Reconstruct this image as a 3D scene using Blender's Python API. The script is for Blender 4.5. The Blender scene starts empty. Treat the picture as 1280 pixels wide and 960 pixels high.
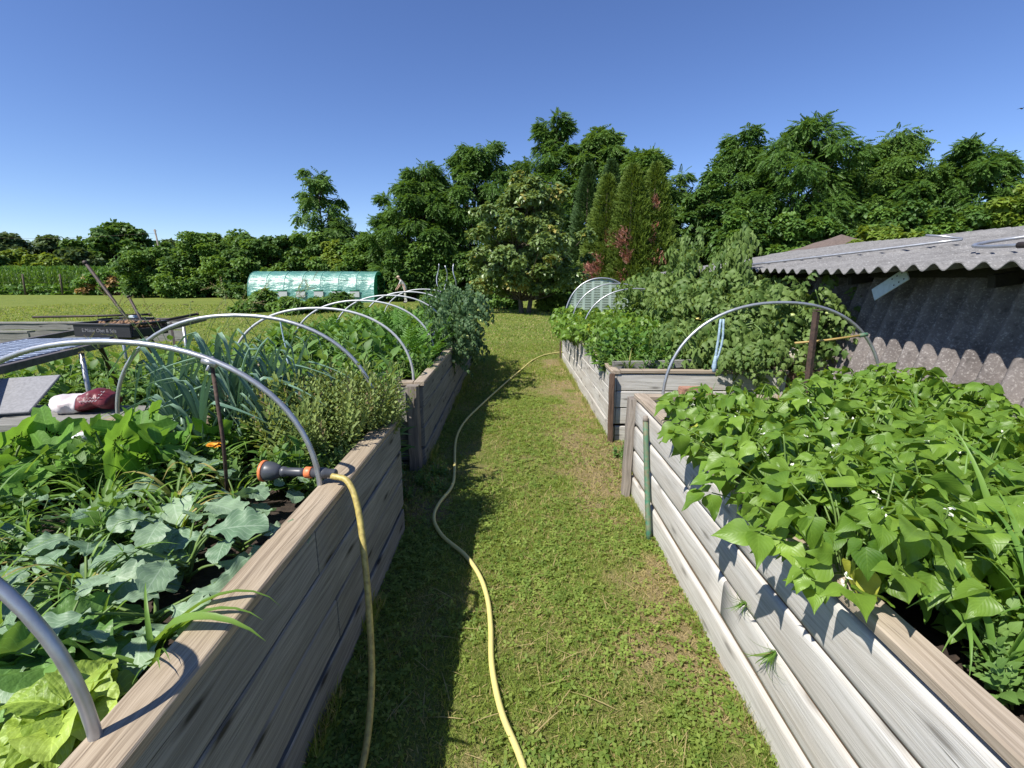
import bpy, bmesh, math, random
import numpy as np
from mathutils import Vector, Matrix, noise as mnoise
R = math.radians
sc = bpy.context.scene
C = sc.collection
RNG = np.random.default_rng(11)
PI = math.pi

# ------------------------------------------------------------------ mesh building
def nrm(a):
    a = np.asarray(a, float)
    return a / np.maximum(np.linalg.norm(a, axis=-1, keepdims=True), 1e-9)

class MB:
    """collects geometry (with uv and a per-leaf / per-board tint) for ONE mesh"""
    def __init__(s):
        s.V, s.F, s.UV, s.T, s.n = [], [], [], [], 0
    def add(s, v, faces, uv=None, tint=.5, mat=0, smooth=True):
        v = np.asarray(v, float).reshape(-1, 3); k = len(v)
        s.V.append(v)
        s.UV.append(np.zeros((k, 2)) if uv is None else np.asarray(uv, float))
        s.T.append(np.full(k, tint, float) if np.isscalar(tint) else np.asarray(tint, float))
        for f in faces:
            f = np.asarray(f, int)
            if len(f): s.F.append((f + s.n, mat, smooth))
        s.n += k
        return s
    def tmpl(s):
        V = np.concatenate(s.V); UV = np.concatenate(s.UV); T = np.concatenate(s.T)
        return (V, [f for f, m, q in s.F], UV, T - .5)
    def mesh(s, name, mats):
        V = np.concatenate(s.V); UV = np.concatenate(s.UV); T = np.concatenate(s.T)
        me = bpy.data.meshes.new(name)
        loops = np.concatenate([f.ravel() for f, m, q in s.F])
        cnt = np.concatenate([np.full(len(f), f.shape[1]) for f, m, q in s.F])
        mi = np.concatenate([np.full(len(f), m) for f, m, q in s.F])
        sm = np.concatenate([np.full(len(f), q) for f, m, q in s.F])
        st = np.concatenate([[0], np.cumsum(cnt)[:-1]])
        me.vertices.add(len(V)); me.vertices.foreach_set('co', V.astype(np.float32).ravel())
        me.loops.add(len(loops)); me.loops.foreach_set('vertex_index', loops.astype(np.int32))
        me.polygons.add(len(cnt)); me.polygons.foreach_set('loop_start', st.astype(np.int32))
        try: me.polygons.foreach_set('loop_total', cnt.astype(np.int32))
        except Exception: pass
        me.polygons.foreach_set('material_index', mi.astype(np.int32))
        me.polygons.foreach_set('use_smooth', sm.astype(bool))
        me.update(calc_edges=True)
        u = me.uv_layers.new(name='UVMap')
        u.data.foreach_set('uv', UV[loops].astype(np.float32).ravel())
        a = me.attributes.new('tint', 'FLOAT', 'POINT')
        a.data.foreach_set('value', T.astype(np.float32))
        for m in (mats if isinstance(mats, (list, tuple)) else [mats]): me.materials.append(m)
        return me
    def build(s, name, mats, parent=None):
        o = bpy.data.objects.new(name, s.mesh(name, mats)); C.objects.link(o)
        if parent: o.parent = parent
        return o

def tag(o, label=None, cat=None, group=None, kind=None):
    if label: o['label'] = label
    if cat: o['category'] = cat
    if group: o['group'] = group
    if kind: o['kind'] = kind
    return o
def thing(name, label, cat, loc=(0, 0, 0), rz=0, group=None):
    o = bpy.data.objects.new(name, None); C.objects.link(o)
    o.empty_display_size = .1
    o.location = loc; o.rotation_euler = (0, 0, rz)
    return tag(o, label, cat, group)
def dup(root, loc, rz=0, s=1.0, label=None, group=None):
    r = root.copy(); C.objects.link(r); r.location = loc; r.rotation_euler = (0, 0, rz)
    r.scale = (s, s, s) if np.isscalar(s) else s
    if label: r['label'] = label
    if group: r['group'] = group
    for ch in list(root.children):
        c = ch.copy(); C.objects.link(c); c.parent = r
        for g in list(ch.children):
            d = g.copy(); C.objects.link(d); d.parent = c
    return r

def scatter(mb, t, P, D, N, S, tint=None, mat=0):
    """copies template t (length +Y, normal +Z) into mb"""
    V, F, UV, TT = t
    P = np.asarray(P, float).reshape(-1, 3); n = len(P)
    if n == 0: return
    D = np.broadcast_to(nrm(D), (n, 3)); N = np.broadcast_to(np.asarray(N, float), (n, 3))
    X = nrm(np.cross(D, N)); Z = np.cross(X, D)
    S = np.broadcast_to(np.asarray(S, float).reshape(-1, 1) if np.ndim(S) == 1 else np.asarray(S, float), (n, 1)) if np.ndim(S) < 2 else np.asarray(S, float)
    if S.shape[1] == 1: S = np.repeat(S, 3, 1)
    W = (V[None, :, 0:1] * X[:, None] * S[:, None, 0:1] + V[None, :, 1:2] * D[:, None] * S[:, None, 1:2] + V[None, :, 2:3] * Z[:, None] * S[:, None, 2:3] + P[:, None])
    k = len(V); off = (np.arange(n) * k)[:, None, None]
    tint = RNG.random(n) if tint is None else np.broadcast_to(np.asarray(tint, float), (n,))
    mb.add(W.reshape(-1, 3), [(f[None] + off).reshape(-1, f.shape[1]) for f in F],
           np.tile(UV, (n, 1)), (tint[:, None] + TT[None]).ravel(), mat)

def grid_faces(a, b, wrap=False):
    i, j = np.meshgrid(np.arange(a - 1), np.arange(b if wrap else b - 1), indexing='ij')
    j2 = (j + 1) % b
    return np.stack([i * b + j, i * b + j2, (i + 1) * b + j2, (i + 1) * b + j], -1).reshape(-1, 4)

def tube(mb, pts, rad, sides=8, tint=.5, mat=0, cap=True, seg=None):
    p = np.asarray(pts, float)
    if seg:                                   # Catmull-Rom resample
        q = np.vstack([2 * p[0] - p[1], p, 2 * p[-1] - p[-2]]); out = []
        for i in range(len(p) - 1):
            a, b, c, d = q[i:i + 4]
            for t in np.linspace(0, 1, seg, endpoint=False):
                out.append(.5 * (2 * b + (c - a) * t + (2 * a - 5 * b + 4 * c - d) * t * t + (3 * b - a - 3 * c + d) * t ** 3))
        out.append(p[-1]); p = np.array(out)
    n = len(p)
    r = np.interp(np.linspace(0, 1, n), np.linspace(0, 1, len(np.atleast_1d(rad))), np.atleast_1d(rad)) if np.ndim(rad) else np.full(n, rad)
    T = nrm(np.gradient(p, axis=0))
    ref = np.array([0, 0, 1.]) if abs(T[0, 2]) < .9 else np.array([1., 0, 0])
    X = nrm(np.cross(T[0], ref)); fr = []
    for t in T:
        X = nrm(X - t * np.dot(X, t)); fr.append((X, np.cross(t, X)))
    A = np.linspace(0, 2 * PI, sides, endpoint=False)
    V = np.array([p[i] + r[i] * (np.cos(A)[:, None] * fr[i][0] + np.sin(A)[:, None] * fr[i][1]) for i in range(n)]).reshape(-1, 3)
    L = np.concatenate([[0], np.cumsum(np.linalg.norm(np.diff(p, axis=0), axis=1))])
    uv = np.stack([np.repeat(L, sides), np.tile(np.abs(np.linspace(-1, 1, sides)), n) * .1], 1)
    F = [grid_faces(n, sides, True)]
    if cap: F.append(np.array([np.arange(sides)[::-1], (n - 1) * sides + np.arange(sides)]))
    mb.add(V, F, uv, tint, mat)
    return p

def board(mb, p0, p1, out, w, t, prof='flat', tint=None, mat=0, rough=.002, seed=None):
    """plank from p0 to p1; its height w runs along 'up', its thickness t grows against 'out'"""
    p0 = np.asarray(p0, float); p1 = np.asarray(p1, float)
    L = np.linalg.norm(p1 - p0); d = (p1 - p0) / L
    out = nrm(out); up = np.cross(d, out); up = up if up[2] > 0 or abs(up[2]) < 1e-6 else -up
    c = .005
    if prof == 'flat':
        pr = np.array([(-t, c), (-t, w - c), (-t + c, w), (-c, w), (0, w - c), (0, w * .66), (0, w * .33), (0, c), (-c, 0), (-t + c, 0)])
    else:
        a = np.linspace(0, PI, 10)
        bul = .010 * np.sin(a) ** .4
        pr = np.concatenate([[(-t, 0.0), (-t, w)], np.stack([bul[::-1], w * .5 + w * .497 * np.cos(a[::-1][::-1])], 1)])
    m = len(pr); n = max(2, int(L / .14) + 1)
    s = np.linspace(0, L, n); rs = RNG if seed is None else np.random.default_rng(seed)
    ph = rs.random(4) * 6.3
    wob = rough * (np.sin(s * 2.1 + ph[0]) + .7 * np.sin(s * 5.3 + ph[1])); wob2 = rough * (np.sin(s * 1.7 + ph[2]) + .6 * np.sin(s * 6.1 + ph[3]))
    V = np.array([p0 + d * s[i] + (pr[:, 0:1] + wob[i]) * out + (pr[:, 1:2] + wob2[i]) * up for i in range(n)]).reshape(-1, 3)
    per = np.concatenate([[0], np.cumsum(np.linalg.norm(np.diff(pr, axis=0), axis=1))])
    ro = rs.random() * 40
    uv = np.stack([np.repeat(s, m) + ro, np.tile(per, n) + ro * 1.7], 1)
    tint = rs.random() if tint is None else tint
    mb.add(V, [grid_faces(n, m, True), np.array([np.arange(m)[::-1], (n - 1) * m + np.arange(m)])], uv, tint, mat, smooth=(prof != 'flat'))

def box(mb, c, size, rz=0, tint=.5, mat=0, bev=.004, rot=None):
    bm = bmesh.new(); bmesh.ops.create_cube(bm, size=1)
    for v in bm.verts: v.co = Vector((v.co.x * size[0], v.co.y * size[1], v.co.z * size[2]))
    if bev: bmesh.ops.bevel(bm, geom=bm.edges[:], offset=min(bev, min(size) * .3), segments=1, affect='EDGES')
    M = Matrix.Translation(c) @ (rot.to_4x4() if rot else Matrix.Rotation(rz, 4, 'Z'))
    add_bm(mb, bm, M, tint, mat); bm.free()
def add_bm(mb, bm, M=Matrix(), tint=.5, mat=0, smooth=False):
    bm.verts.index_update()
    V = np.array([M @ v.co for v in bm.verts]); lo = np.array([v.co for v in bm.verts])
    ax = np.argsort(-(lo.max(0) - lo.min(0)))
    fs = {}
    for f in bm.faces: fs.setdefault(len(f.verts), []).append([v.index for v in f.verts])
    mb.add(V, [np.array(x) for x in fs.values()], lo[:, ax[:2]] + lo[:, ax[2:3]], tint, mat, smooth)

def vnoise(x, y, s=1.0, seed=0):
    x = np.asarray(x, float) * s + seed * 17.3; y = np.asarray(y, float) * s + seed * 9.1
    xi = np.floor(x); yi = np.floor(y); fx = x - xi; fy = y - yi
    h = lambda a, b: np.modf(np.abs(np.sin(a * 127.1 + b * 311.7) * 43758.5453))[0]
    fx = fx * fx * (3 - 2 * fx); fy = fy * fy * (3 - 2 * fy)
    return (h(xi, yi) * (1 - fx) + h(xi + 1, yi) * fx) * (1 - fy) + (h(xi, yi + 1) * (1 - fx) + h(xi + 1, yi + 1) * fx) * fy
def fbm(x, y, s=1.0, seed=0): return (vnoise(x, y, s, seed) + .5 * vnoise(x, y, s * 2.1, seed + 3) + .25 * vnoise(x, y, s * 4.3, seed + 5)) / 1.75
def sstep(a, b, x): t = np.clip((x - a) / (b - a), 0, 1); return t * t * (3 - 2 * t)

# ------------------------------------------------------------------ materials
def newmat(name):
    m = bpy.data.materials.new(name); m.use_nodes = True
    nt = m.node_tree; nt.nodes.clear()
    out = nt.nodes.new('ShaderNodeOutputMaterial')
    return m, nt, out
def N(nt, t, **kw):
    n = nt.nodes.new(t)
    for k, v in kw.items():
        if k in n.inputs: n.inputs[k].default_value = v
        else: setattr(n, k, v)
    return n
def mixc(nt, fac, a, b, blend='MIX'):
    n = nt.nodes.new('ShaderNodeMix'); n.data_type = 'RGBA'; n.blend_type = blend
    for i, x in ((0, fac), (6, a), (7, b)):
        if hasattr(x, 'links'): nt.links.new(x, n.inputs[i])
        else: n.inputs[i].default_value = (*x, 1) if isinstance(x, tuple) and len(x) == 3 else x
    return n.outputs[2]
def ramp(nt, fac, stops):
    r = nt.nodes.new('ShaderNodeValToRGB'); e = r.color_ramp.elements
    while len(e) > 1: e.remove(e[-1])
    for i, (p, c) in enumerate(stops):
        x = e[0] if i == 0 else e.new(p)
        x.position = p; x.color = (*c, 1) if isinstance(c, tuple) else (c, c, c, 1)
    nt.links.new(fac, r.inputs[0]); return r.outputs[0]
def math_(nt, op, a, b=None, c=None):
    n = nt.nodes.new('ShaderNodeMath'); n.operation = op
    for i, x in enumerate((a, b, c)):
        if x is None: continue
        if hasattr(x, 'links'): nt.links.new(x, n.inputs[i])
        else: n.inputs[i].default_value = x
    return n.outputs[0]
def attr(nt, name): n = nt.nodes.new('ShaderNodeAttribute'); n.attribute_name = name; return n.outputs['Fac']
def noise(nt, vec, scale, detail=3, rough=.55, dim='3D'):
    n = nt.nodes.new('ShaderNodeTexNoise'); n.noise_dimensions = dim
    n.inputs['Scale'].default_value = scale; n.inputs['Detail'].default_value = detail; n.inputs['Roughness'].default_value = rough
    if vec is not None: nt.links.new(vec, n.inputs['Vector'])
    return n.outputs['Fac']
def mapping(nt, vec, scale=(1, 1, 1), rot=(0, 0, 0)):
    m = nt.nodes.new('ShaderNodeMapping'); m.inputs['Scale'].default_value = scale; m.inputs['Rotation'].default_value = rot
    nt.links.new(vec, m.inputs['Vector']); return m.outputs[0]
def bump(nt, h, strength, dist=.01):
    b = nt.nodes.new('ShaderNodeBump'); b.inputs['Strength'].default_value = strength; b.inputs['Distance'].default_value = dist
    nt.links.new(h, b.inputs['Height']); return b.outputs[0]
def coords(nt, w='Object'): return nt.nodes.new('ShaderNodeTexCoord').outputs[w]

def leaf_mat(name, c1, c2, rough=.5, tr=.3, vein=0.0, trc=None, spec=.3, patch=.25, veinc=None, odd=None, crinkle=0.0):
    m, nt, out = newmat(name)
    t = attr(nt, 'tint')
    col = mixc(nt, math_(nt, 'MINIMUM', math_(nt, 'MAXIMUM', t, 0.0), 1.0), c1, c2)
    pn = noise(nt, coords(nt), 7, 3)
    col = mixc(nt, patch, col, ramp(nt, pn, [(.3, tuple(x * .45 for x in c1)), (.7, tuple(min(1, x * 1.5) for x in c2))]))
    if odd: col = mixc(nt, math_(nt, 'GREATER_THAN', t, odd[1]), col, odd[0])
    uv = coords(nt, 'UV')
    p = nt.nodes.new('ShaderNodeBsdfPrincipled'); p.inputs['Roughness'].default_value = rough; p.inputs['Specular IOR Level'].default_value = spec
    if vein:
        s = nt.nodes.new('ShaderNodeSeparateXYZ'); nt.links.new(uv, s.inputs[0])
        ax = math_(nt, 'ABSOLUTE', s.outputs[0])
        mid = ramp(nt, ax, [(.0, 1.0), (.06, 0.0)])
        d = math_(nt, 'SUBTRACT', math_(nt, 'MULTIPLY', s.outputs[1], 8.0), math_(nt, 'MULTIPLY', ax, 3.2))
        fr = math_(nt, 'PINGPONG', d, .5)
        sv = ramp(nt, fr, [(.0, .75), (.1, 0.0)])
        vv = math_(nt, 'MAXIMUM', mid, sv)
        col = mixc(nt, math_(nt, 'MULTIPLY', vv, vein), col, veinc or tuple(min(1, x * 1.9 + .04) for x in c2))
        hh = fr
        if crinkle: hh = math_(nt, 'ADD', math_(nt, 'MULTIPLY', fr, .25), noise(nt, coords(nt), 55, 2))
        nt.links.new(bump(nt, hh, .18 + crinkle, .004), p.inputs['Normal'])
    nt.links.new(col, p.inputs['Base Color'])
    tl = nt.nodes.new('ShaderNodeBsdfTranslucent')
    nt.links.new(mixc(nt, .75, col, trc or tuple(min(1, x * k) for x, k in zip(c2, (1.9, 1.7, .8))), 'MIX'), tl.inputs[0])
    mx = nt.nodes.new('ShaderNodeMixShader'); mx.inputs[0].default_value = tr
    nt.links.new(p.outputs[0], mx.inputs[1]); nt.links.new(tl.outputs[0], mx.inputs[2]); nt.links.new(mx.outputs[0], out.inputs[0])
    return m

def wood_mat(name, lo, hi, dark, knots=.8, scale=1.0, stain=None, bumps=.5, stain_amt=.5):
    m, nt, out = newmat(name)
    uv = coords(nt, 'UV'); t = attr(nt, 'tint')
    warp = nt.nodes.new('ShaderNodeTexNoise'); warp.inputs['Scale'].default_value = 1.2; warp.inputs['Detail'].default_value = 1
    nt.links.new(mapping(nt, uv, (2.2, 6, 1)), warp.inputs['Vector'])
    wv = nt.nodes.new('ShaderNodeVectorMath'); wv.operation = 'MULTIPLY_ADD'
    nt.links.new(warp.outputs['Color'], wv.inputs[0]); wv.inputs[1].default_value = (0, .05, 0); nt.links.new(uv, wv.inputs[2])
    g1 = noise(nt, mapping(nt, wv.outputs[0], (1.3 * scale, 42 * scale, 1)), 1.6, 5, .62)
    g2 = noise(nt, mapping(nt, wv.outputs[0], (3.0 * scale, 200 * scale, 1)), 1.5, 2, .6)
    g = math_(nt, 'ADD', math_(nt, 'MULTIPLY', g1, .6), math_(nt, 'MULTIPLY', g2, .4))
    col = ramp(nt, g, [(.36, dark), (.46, lo), (.58, hi)])
    col = mixc(nt, .28, col, mixc(nt, t, lo, hi))
    big = noise(nt, mapping(nt, uv, (1.1, 5, 1)), 1.4, 4, .6)
    col = mixc(nt, math_(nt, 'MULTIPLY', ramp(nt, big, [(.42, 0.0), (.68, 1.0)]), stain_amt), col, stain or dark)
    crack = noise(nt, mapping(nt, wv.outputs[0], (.9, 60, 1)), 2.1, 3, .5)
    ck = ramp(nt, crack, [(.27, 1.0), (.315, 0.0)])
    col = mixc(nt, math_(nt, 'MULTIPLY', ck, .75), col, tuple(x * .25 for x in dark))
    if knots:
        vo = nt.nodes.new('ShaderNodeTexVoronoi'); vo.inputs['Scale'].default_value = 1.0; vo.feature = 'F1'; vo.voronoi_dimensions = '2D'
        nt.links.new(mapping(nt, uv, (1.5, 6.0, 1)), vo.inputs['Vector'])
        k = ramp(nt, vo.outputs['Distance'], [(.035, 1.0), (.06, .5), (.12, 0.0)])
        col = mixc(nt, math_(nt, 'MULTIPLY', k, knots), col, tuple(x * .35 for x in dark))
    p = N(nt, 'ShaderNodeBsdfPrincipled', Roughness=.82); p.inputs['Specular IOR Level'].default_value = .2
    nt.links.new(col, p.inputs['Base Color'])
    nt.links.new(bump(nt, math_(nt, 'SUBTRACT', g, ck), bumps, .004), p.inputs['Normal'])
    nt.links.new(p.outputs[0], out.inputs[0]); return m

def plain(name, col, rough=.6, metal=0.0, var=.2, nscale=30, bmp=.0, col2=None, spec=.5):
    m, nt, out = newmat(name)
    c = coords(nt); nz = noise(nt, c, nscale, 4)
    col2 = col2 or tuple(x * .5 for x in col)
    p = N(nt, 'ShaderNodeBsdfPrincipled', Roughness=rough, Metallic=metal); p.inputs['Specular IOR Level'].default_value = spec
    nt.links.new(mixc(nt, math_(nt, 'MULTIPLY', ramp(nt, nz, [(.35, 0.0), (.7, 1.0)]), var * 2), col, col2), p.inputs['Base Color'])
    if bmp: nt.links.new(bump(nt, nz, bmp, .01), p.inputs['Normal'])
    nt.links.new(p.outputs[0], out.inputs[0]); return m

M = {}
M['wood_grey'] = wood_mat('weathered_grey_planks', (.175, .172, .155), (.30, .295, .27), (.08, .073, .06), .9, stain=(.11, .10, .085), stain_amt=.35, bumps=.8)
M['wood_white'] = wood_mat('bleached_log_boards', (.44, .425, .39), (.60, .585, .55), (.29, .265, .225), .6, stain=(.40, .345, .27), stain_amt=.4, bumps=.7)
M['wood_white_flat'] = wood_mat('bleached_planks', (.42, .405, .37), (.60, .58, .54), (.24, .215, .175), .7, stain=(.27, .23, .18), stain_amt=.5)
M['cap_brown'] = wood_mat('brown_cap_board', (.235, .18, .12), (.41, .335, .24), (.085, .06, .04), .0, 1.0, stain=(.30, .26, .2), stain_amt=.35, bumps=.7)
M['cap_grey'] = wood_mat('greybrown_cap_board', (.27, .215, .155), (.43, .36, .28), (.13, .10, .07), .2, stain=(.22, .19, .15), bumps=.7)
M['groove'] = wood_mat('brown_groove_wood', (.17, .115, .07), (.28, .20, .13), (.07, .045, .03), 0)
M['post_brown'] = wood_mat('dark_brown_post', (.085, .055, .04), (.16, .105, .075), (.03, .02, .015), .3)
M['post_grey'] = wood_mat('grey_post', (.19, .165, .14), (.33, .29, .25), (.08, .065, .05), .4)
M['bark'] = plain('tree_bark', (.11, .085, .06), .9, 0, .4, 9, .8)
M['soil'] = plain('dark_soil', (.045, .03, .02), .95, 0, .5, 40, 1.0, (.015, .01, .007))
M['steel'] = plain('galvanised_pipe', (.46, .475, .50), .4, .7, .3, 18, .08, (.30, .29, .28))
M['pale_pipe'] = plain('pale_grey_pipe', (.50, .515, .53), .45, .2, .3, 18, .05, (.36, .36, .35))
M['black_metal'] = plain('rusty_black_iron', (.035, .03, .03), .6, .3, .4, 25, .2, (.07, .045, .03))
M['rust'] = plain('rusty_iron', (.09, .055, .04), .8, .2, .4, 40, .4, (.03, .022, .02))
M['crate'] = plain('black_plastic', (.022, .021, .022), .5, 0, .2, 12)
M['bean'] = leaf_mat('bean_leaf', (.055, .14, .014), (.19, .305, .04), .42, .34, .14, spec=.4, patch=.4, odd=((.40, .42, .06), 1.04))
M['kohl'] = leaf_mat('blue_green_cabbage_leaf', (.11, .20, .11), (.24, .34, .20), .5, .18, .6, (.25, .45, .12), .35, veinc=(.42, .52, .38), crinkle=.2)
M['squash'] = leaf_mat('squash_leaf', (.075, .19, .022), (.16, .33, .05), .55, .42, .4, (.28, .5, .04), crinkle=.25)
M['lettuce'] = leaf_mat('lettuce_leaf', (.17, .29, .03), (.36, .47, .08), .5, .3, .35, (.5, .62, .06), .45, crinkle=.9, patch=.45)
M['romaine'] = leaf_mat('dark_salad_leaf', (.07, .17, .04), (.15, .28, .07), .4, .25, .45, crinkle=.5)
M['leek'] = leaf_mat('leek_leaf', (.09, .18, .12), (.20, .31, .22), .42, .12, 0, (.15, .3, .1), .45)
M['weed'] = leaf_mat('weed_leaf', (.05, .13, .02), (.12, .23, .04), .5, .32, .25)
M['weed2'] = leaf_mat('pale_weed_leaf', (.08, .17, .04), (.17, .28, .07), .5, .3, .25)
M['blade'] = leaf_mat('weed_grass_blade', (.07, .17, .03), (.19, .32, .06), .45, .35, 0, odd=((.36, .30, .10), .96))
M['feather'] = leaf_mat('feathery_leaf', (.045, .13, .016), (.10, .23, .03), .55, .3)
M['tomato'] = leaf_mat('tomato_leaf', (.055, .12, .025), (.165, .24, .062), .55, .3, .15)
M['tomato_dark'] = leaf_mat('dark_tomato_leaf', (.04, .09, .035), (.09, .16, .06), .55, .25, .3)
M['thyme'] = leaf_mat('thyme_sprig', (.09, .16, .035), (.24, .30, .09), .6, .25, odd=((.24, .18, .10), .97))
M['redcab'] = leaf_mat('red_cabbage_leaf', (.10, .10, .17), (.22, .24, .30), .45, .1, .5)
M['stem'] = plain('green_stem', (.12, .2, .04), .6, 0, .3, 20)
M['grass'] = leaf_mat('lawn_grass', (.08, .155, .024), (.29, .365, .078), .6, .38, 0, odd=((.44, .35, .17), 1.02), patch=.15)
M['robinia'] = leaf_mat('locust_foliage', (.036, .092, .014), (.10, .19, .034), .55, .3, patch=.15)
M['robinia2'] = leaf_mat('locust_foliage_light', (.042, .102, .015), (.12, .21, .038), .55, .3, patch=.15)
M['fruit'] = leaf_mat('fruit_tree_leaf', (.065, .13, .03), (.20, .275, .095), .38, .28, spec=.5, odd=((.32, .27, .06), .96))
M['hedge'] = leaf_mat('hedge_leaf', (.052, .13, .02), (.15, .255, .05), .5, .3)
M['hedge_dark'] = leaf_mat('dark_hedge_leaf', (.036, .092, .016), (.10, .185, .04), .5, .28)
M['yellowgreen'] = leaf_mat('yellow_green_leaf', (.085, .16, .02), (.20, .27, .04), .5, .3)
M['thuja'] = leaf_mat('thuja_spray', (.022, .06, .014), (.055, .105, .024), .6, .15)
M['thuja_gold'] = leaf_mat('golden_thuja_spray', (.05, .10, .014), (.15, .215, .03), .6, .2)
M['thuja_dead'] = leaf_mat('dead_thuja_spray', (.34, .10, .07), (.52, .30, .24), .7, .1)
M['dry'] = leaf_mat('dry_brush', (.24, .15, .06), (.38, .25, .11), .7, .2)
M['distant'] = leaf_mat('distant_tree_leaf', (.042, .085, .03), (.105, .16, .055), .6, .25)
M['corn'] = leaf_mat('corn_leaf', (.05, .13, .018), (.12, .23, .035), .45, .3)
M['flower_w'] = plain('white_petal', (.66, .68, .55), .6, 0, .1)
M['flower_y'] = plain('yellow_petal', (.75, .62, .22), .6, 0, .1)
M['flower_o'] = plain('orange_petal', (.8, .33, .02), .6, 0, .1)
M['fruit_green'] = plain('unripe_tomato', (.36, .46, .16), .3, 0, .2, 4, 0, (.5, .42, .15))
M['hose'] = plain('yellow_hose', (.66, .58, .20), .42, 0, .3, 6, .03, (.50, .44, .19))
M['hose_dirty'] = plain('soiled_yellow_hose', (.50, .41, .12), .5, 0, .45, 60, .05, (.25, .19, .06))
M['grey_plastic'] = plain('dark_grey_plastic', (.06, .065, .075), .4, 0, .15)
M['orange_plastic'] = plain('orange_plastic', (.75, .2, .07), .45, 0, .15)
M['white_plastic'] = plain('white_plastic', (.72, .74, .76), .4, 0, .15)
M['bag_white'] = plain('white_sack', (.6, .57, .56), .5, 0, .3, 8, .3, (.42, .3, .3))
M['bag_red'] = plain('dark_red_sack', (.16, .022, .03), .45, 0, .3, 12, .2, (.09, .015, .02))
M['grey_panel'] = plain('speckled_grey_panel', (.24, .24, .25), .7, 0, .3, 60)
M['plate'] = plain('galvanised_plate', (.58, .64, .66), .5, .3, .15, 30)
M['brick'] = plain('old_brick', (.36, .19, .125), .9, 0, .4, 35, .6, (.24, .14, .1))
M['log'] = wood_mat('bleached_driftwood', (.42, .37, .31), (.6, .55, .48), (.2, .16, .12), .3, 2.0, bumps=1)
M['rope_blue'] = plain('blue_rope', (.35, .48, .58), .8, 0, .4, 60, .3)
M['cane'] = plain('yellow_cane', (.40, .28, .085), .6, 0, .2, 20)
M['green_paint'] = plain('peeling_green_paint', (.05, .17, .10), .7, .1, .36, 28, .4, (.22, .13, .08))
M['dark_void'] = plain('dark_timber', (.03, .026, .022), .9, 0, .3)

def asbestos():
    def mk(name, base, spot, dark, cov):
        m, nt, out = newmat(name); c = coords(nt)
        n1 = noise(nt, c, 3.0, 5, .6); n2 = noise(nt, c, 60, 3, .7); n3 = noise(nt, c, 22, 4, .6)
        col = mixc(nt, ramp(nt, n1, [(.35, 0.0), (.7, 1.0)]), base, dark)
        col = mixc(nt, math_(nt, 'MULTIPLY', ramp(nt, n2, [(cov, 0.0), (cov + .1, 1.0)]), ramp(nt, n3, [(.35, .2), (.62, 1.0)])), col, spot)
        col = mixc(nt, math_(nt, 'MULTIPLY', ramp(nt, n3, [(.3, 1.0), (.45, 0.0)]), .5), col, tuple(x * .5 for x in dark))
        p = N(nt, 'ShaderNodeBsdfPrincipled', Roughness=.9); p.inputs['Specular IOR Level'].default_value = .15
        nt.links.new(col, p.inputs['Base Color']); nt.links.new(bump(nt, n2, .3, .006), p.inputs['Normal'])
        nt.links.new(p.outputs[0], out.inputs[0]); return m
    return mk('weathered_fibre_cement', (.19, .168, .157), (.33, .305, .285), (.115, .10, .093), .53), mk('grey_roof_sheet', (.205, .20, .196), (.33, .325, .318), (.14, .136, .133), .55)
M['sheet_wall'], M['sheet_roof'] = asbestos()

def film_mat():
    m, nt, out = newmat('green_greenhouse_film'); uv = coords(nt, 'UV')
    sp = nt.nodes.new('ShaderNodeSeparateXYZ'); nt.links.new(uv, sp.inputs[0])
    gx = ramp(nt, math_(nt, 'PINGPONG', math_(nt, 'MULTIPLY', sp.outputs[0], 4.0), .5), [(0.0, 1.0), (.1, 0.0)])
    n = noise(nt, uv, 1.3, 4, .6)
    col = mixc(nt, math_(nt, 'MULTIPLY', gx, .35), (.13, .36, .29), (.05, .2, .15))
    col = mixc(nt, ramp(nt, n, [(.4, 0.0), (.75, .5)]), col, (.24, .46, .40))
    p = N(nt, 'ShaderNodeBsdfPrincipled', Roughness=.38); p.inputs['Specular IOR Level'].default_value = 1.0; p.inputs['Coat Weight'].default_value = .6; p.inputs['Coat Roughness'].default_value = .32
    nt.links.new(col, p.inputs['Base Color'])
    w = noise(nt, mapping(nt, uv, (.8, 2.6, 1), (0, 0, .7)), 1.0, 4, .6)
    nt.links.new(bump(nt, w, .65, .3), p.inputs['Normal'])
    tl = N(nt, 'ShaderNodeBsdfTranslucent'); tl.inputs[0].default_value = (.2, .5, .4, 1)
    mx = nt.nodes.new('ShaderNodeMixShader'); mx.inputs[0].default_value = .3
    nt.links.new(p.outputs[0], mx.inputs[1]); nt.links.new(tl.outputs[0], mx.inputs[2]); nt.links.new(mx.outputs[0], out.inputs[0]); return m
M['film'] = film_mat()
M['film_end'] = leaf_mat('green_end_film', (.05, .26, .14), (.07, .32, .18), .45, .4, 0, (.1, .45, .25))
M['mesh_window'] = plain('grey_insect_mesh', (.42, .45, .44), .7, 0, .3, 40)
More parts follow.
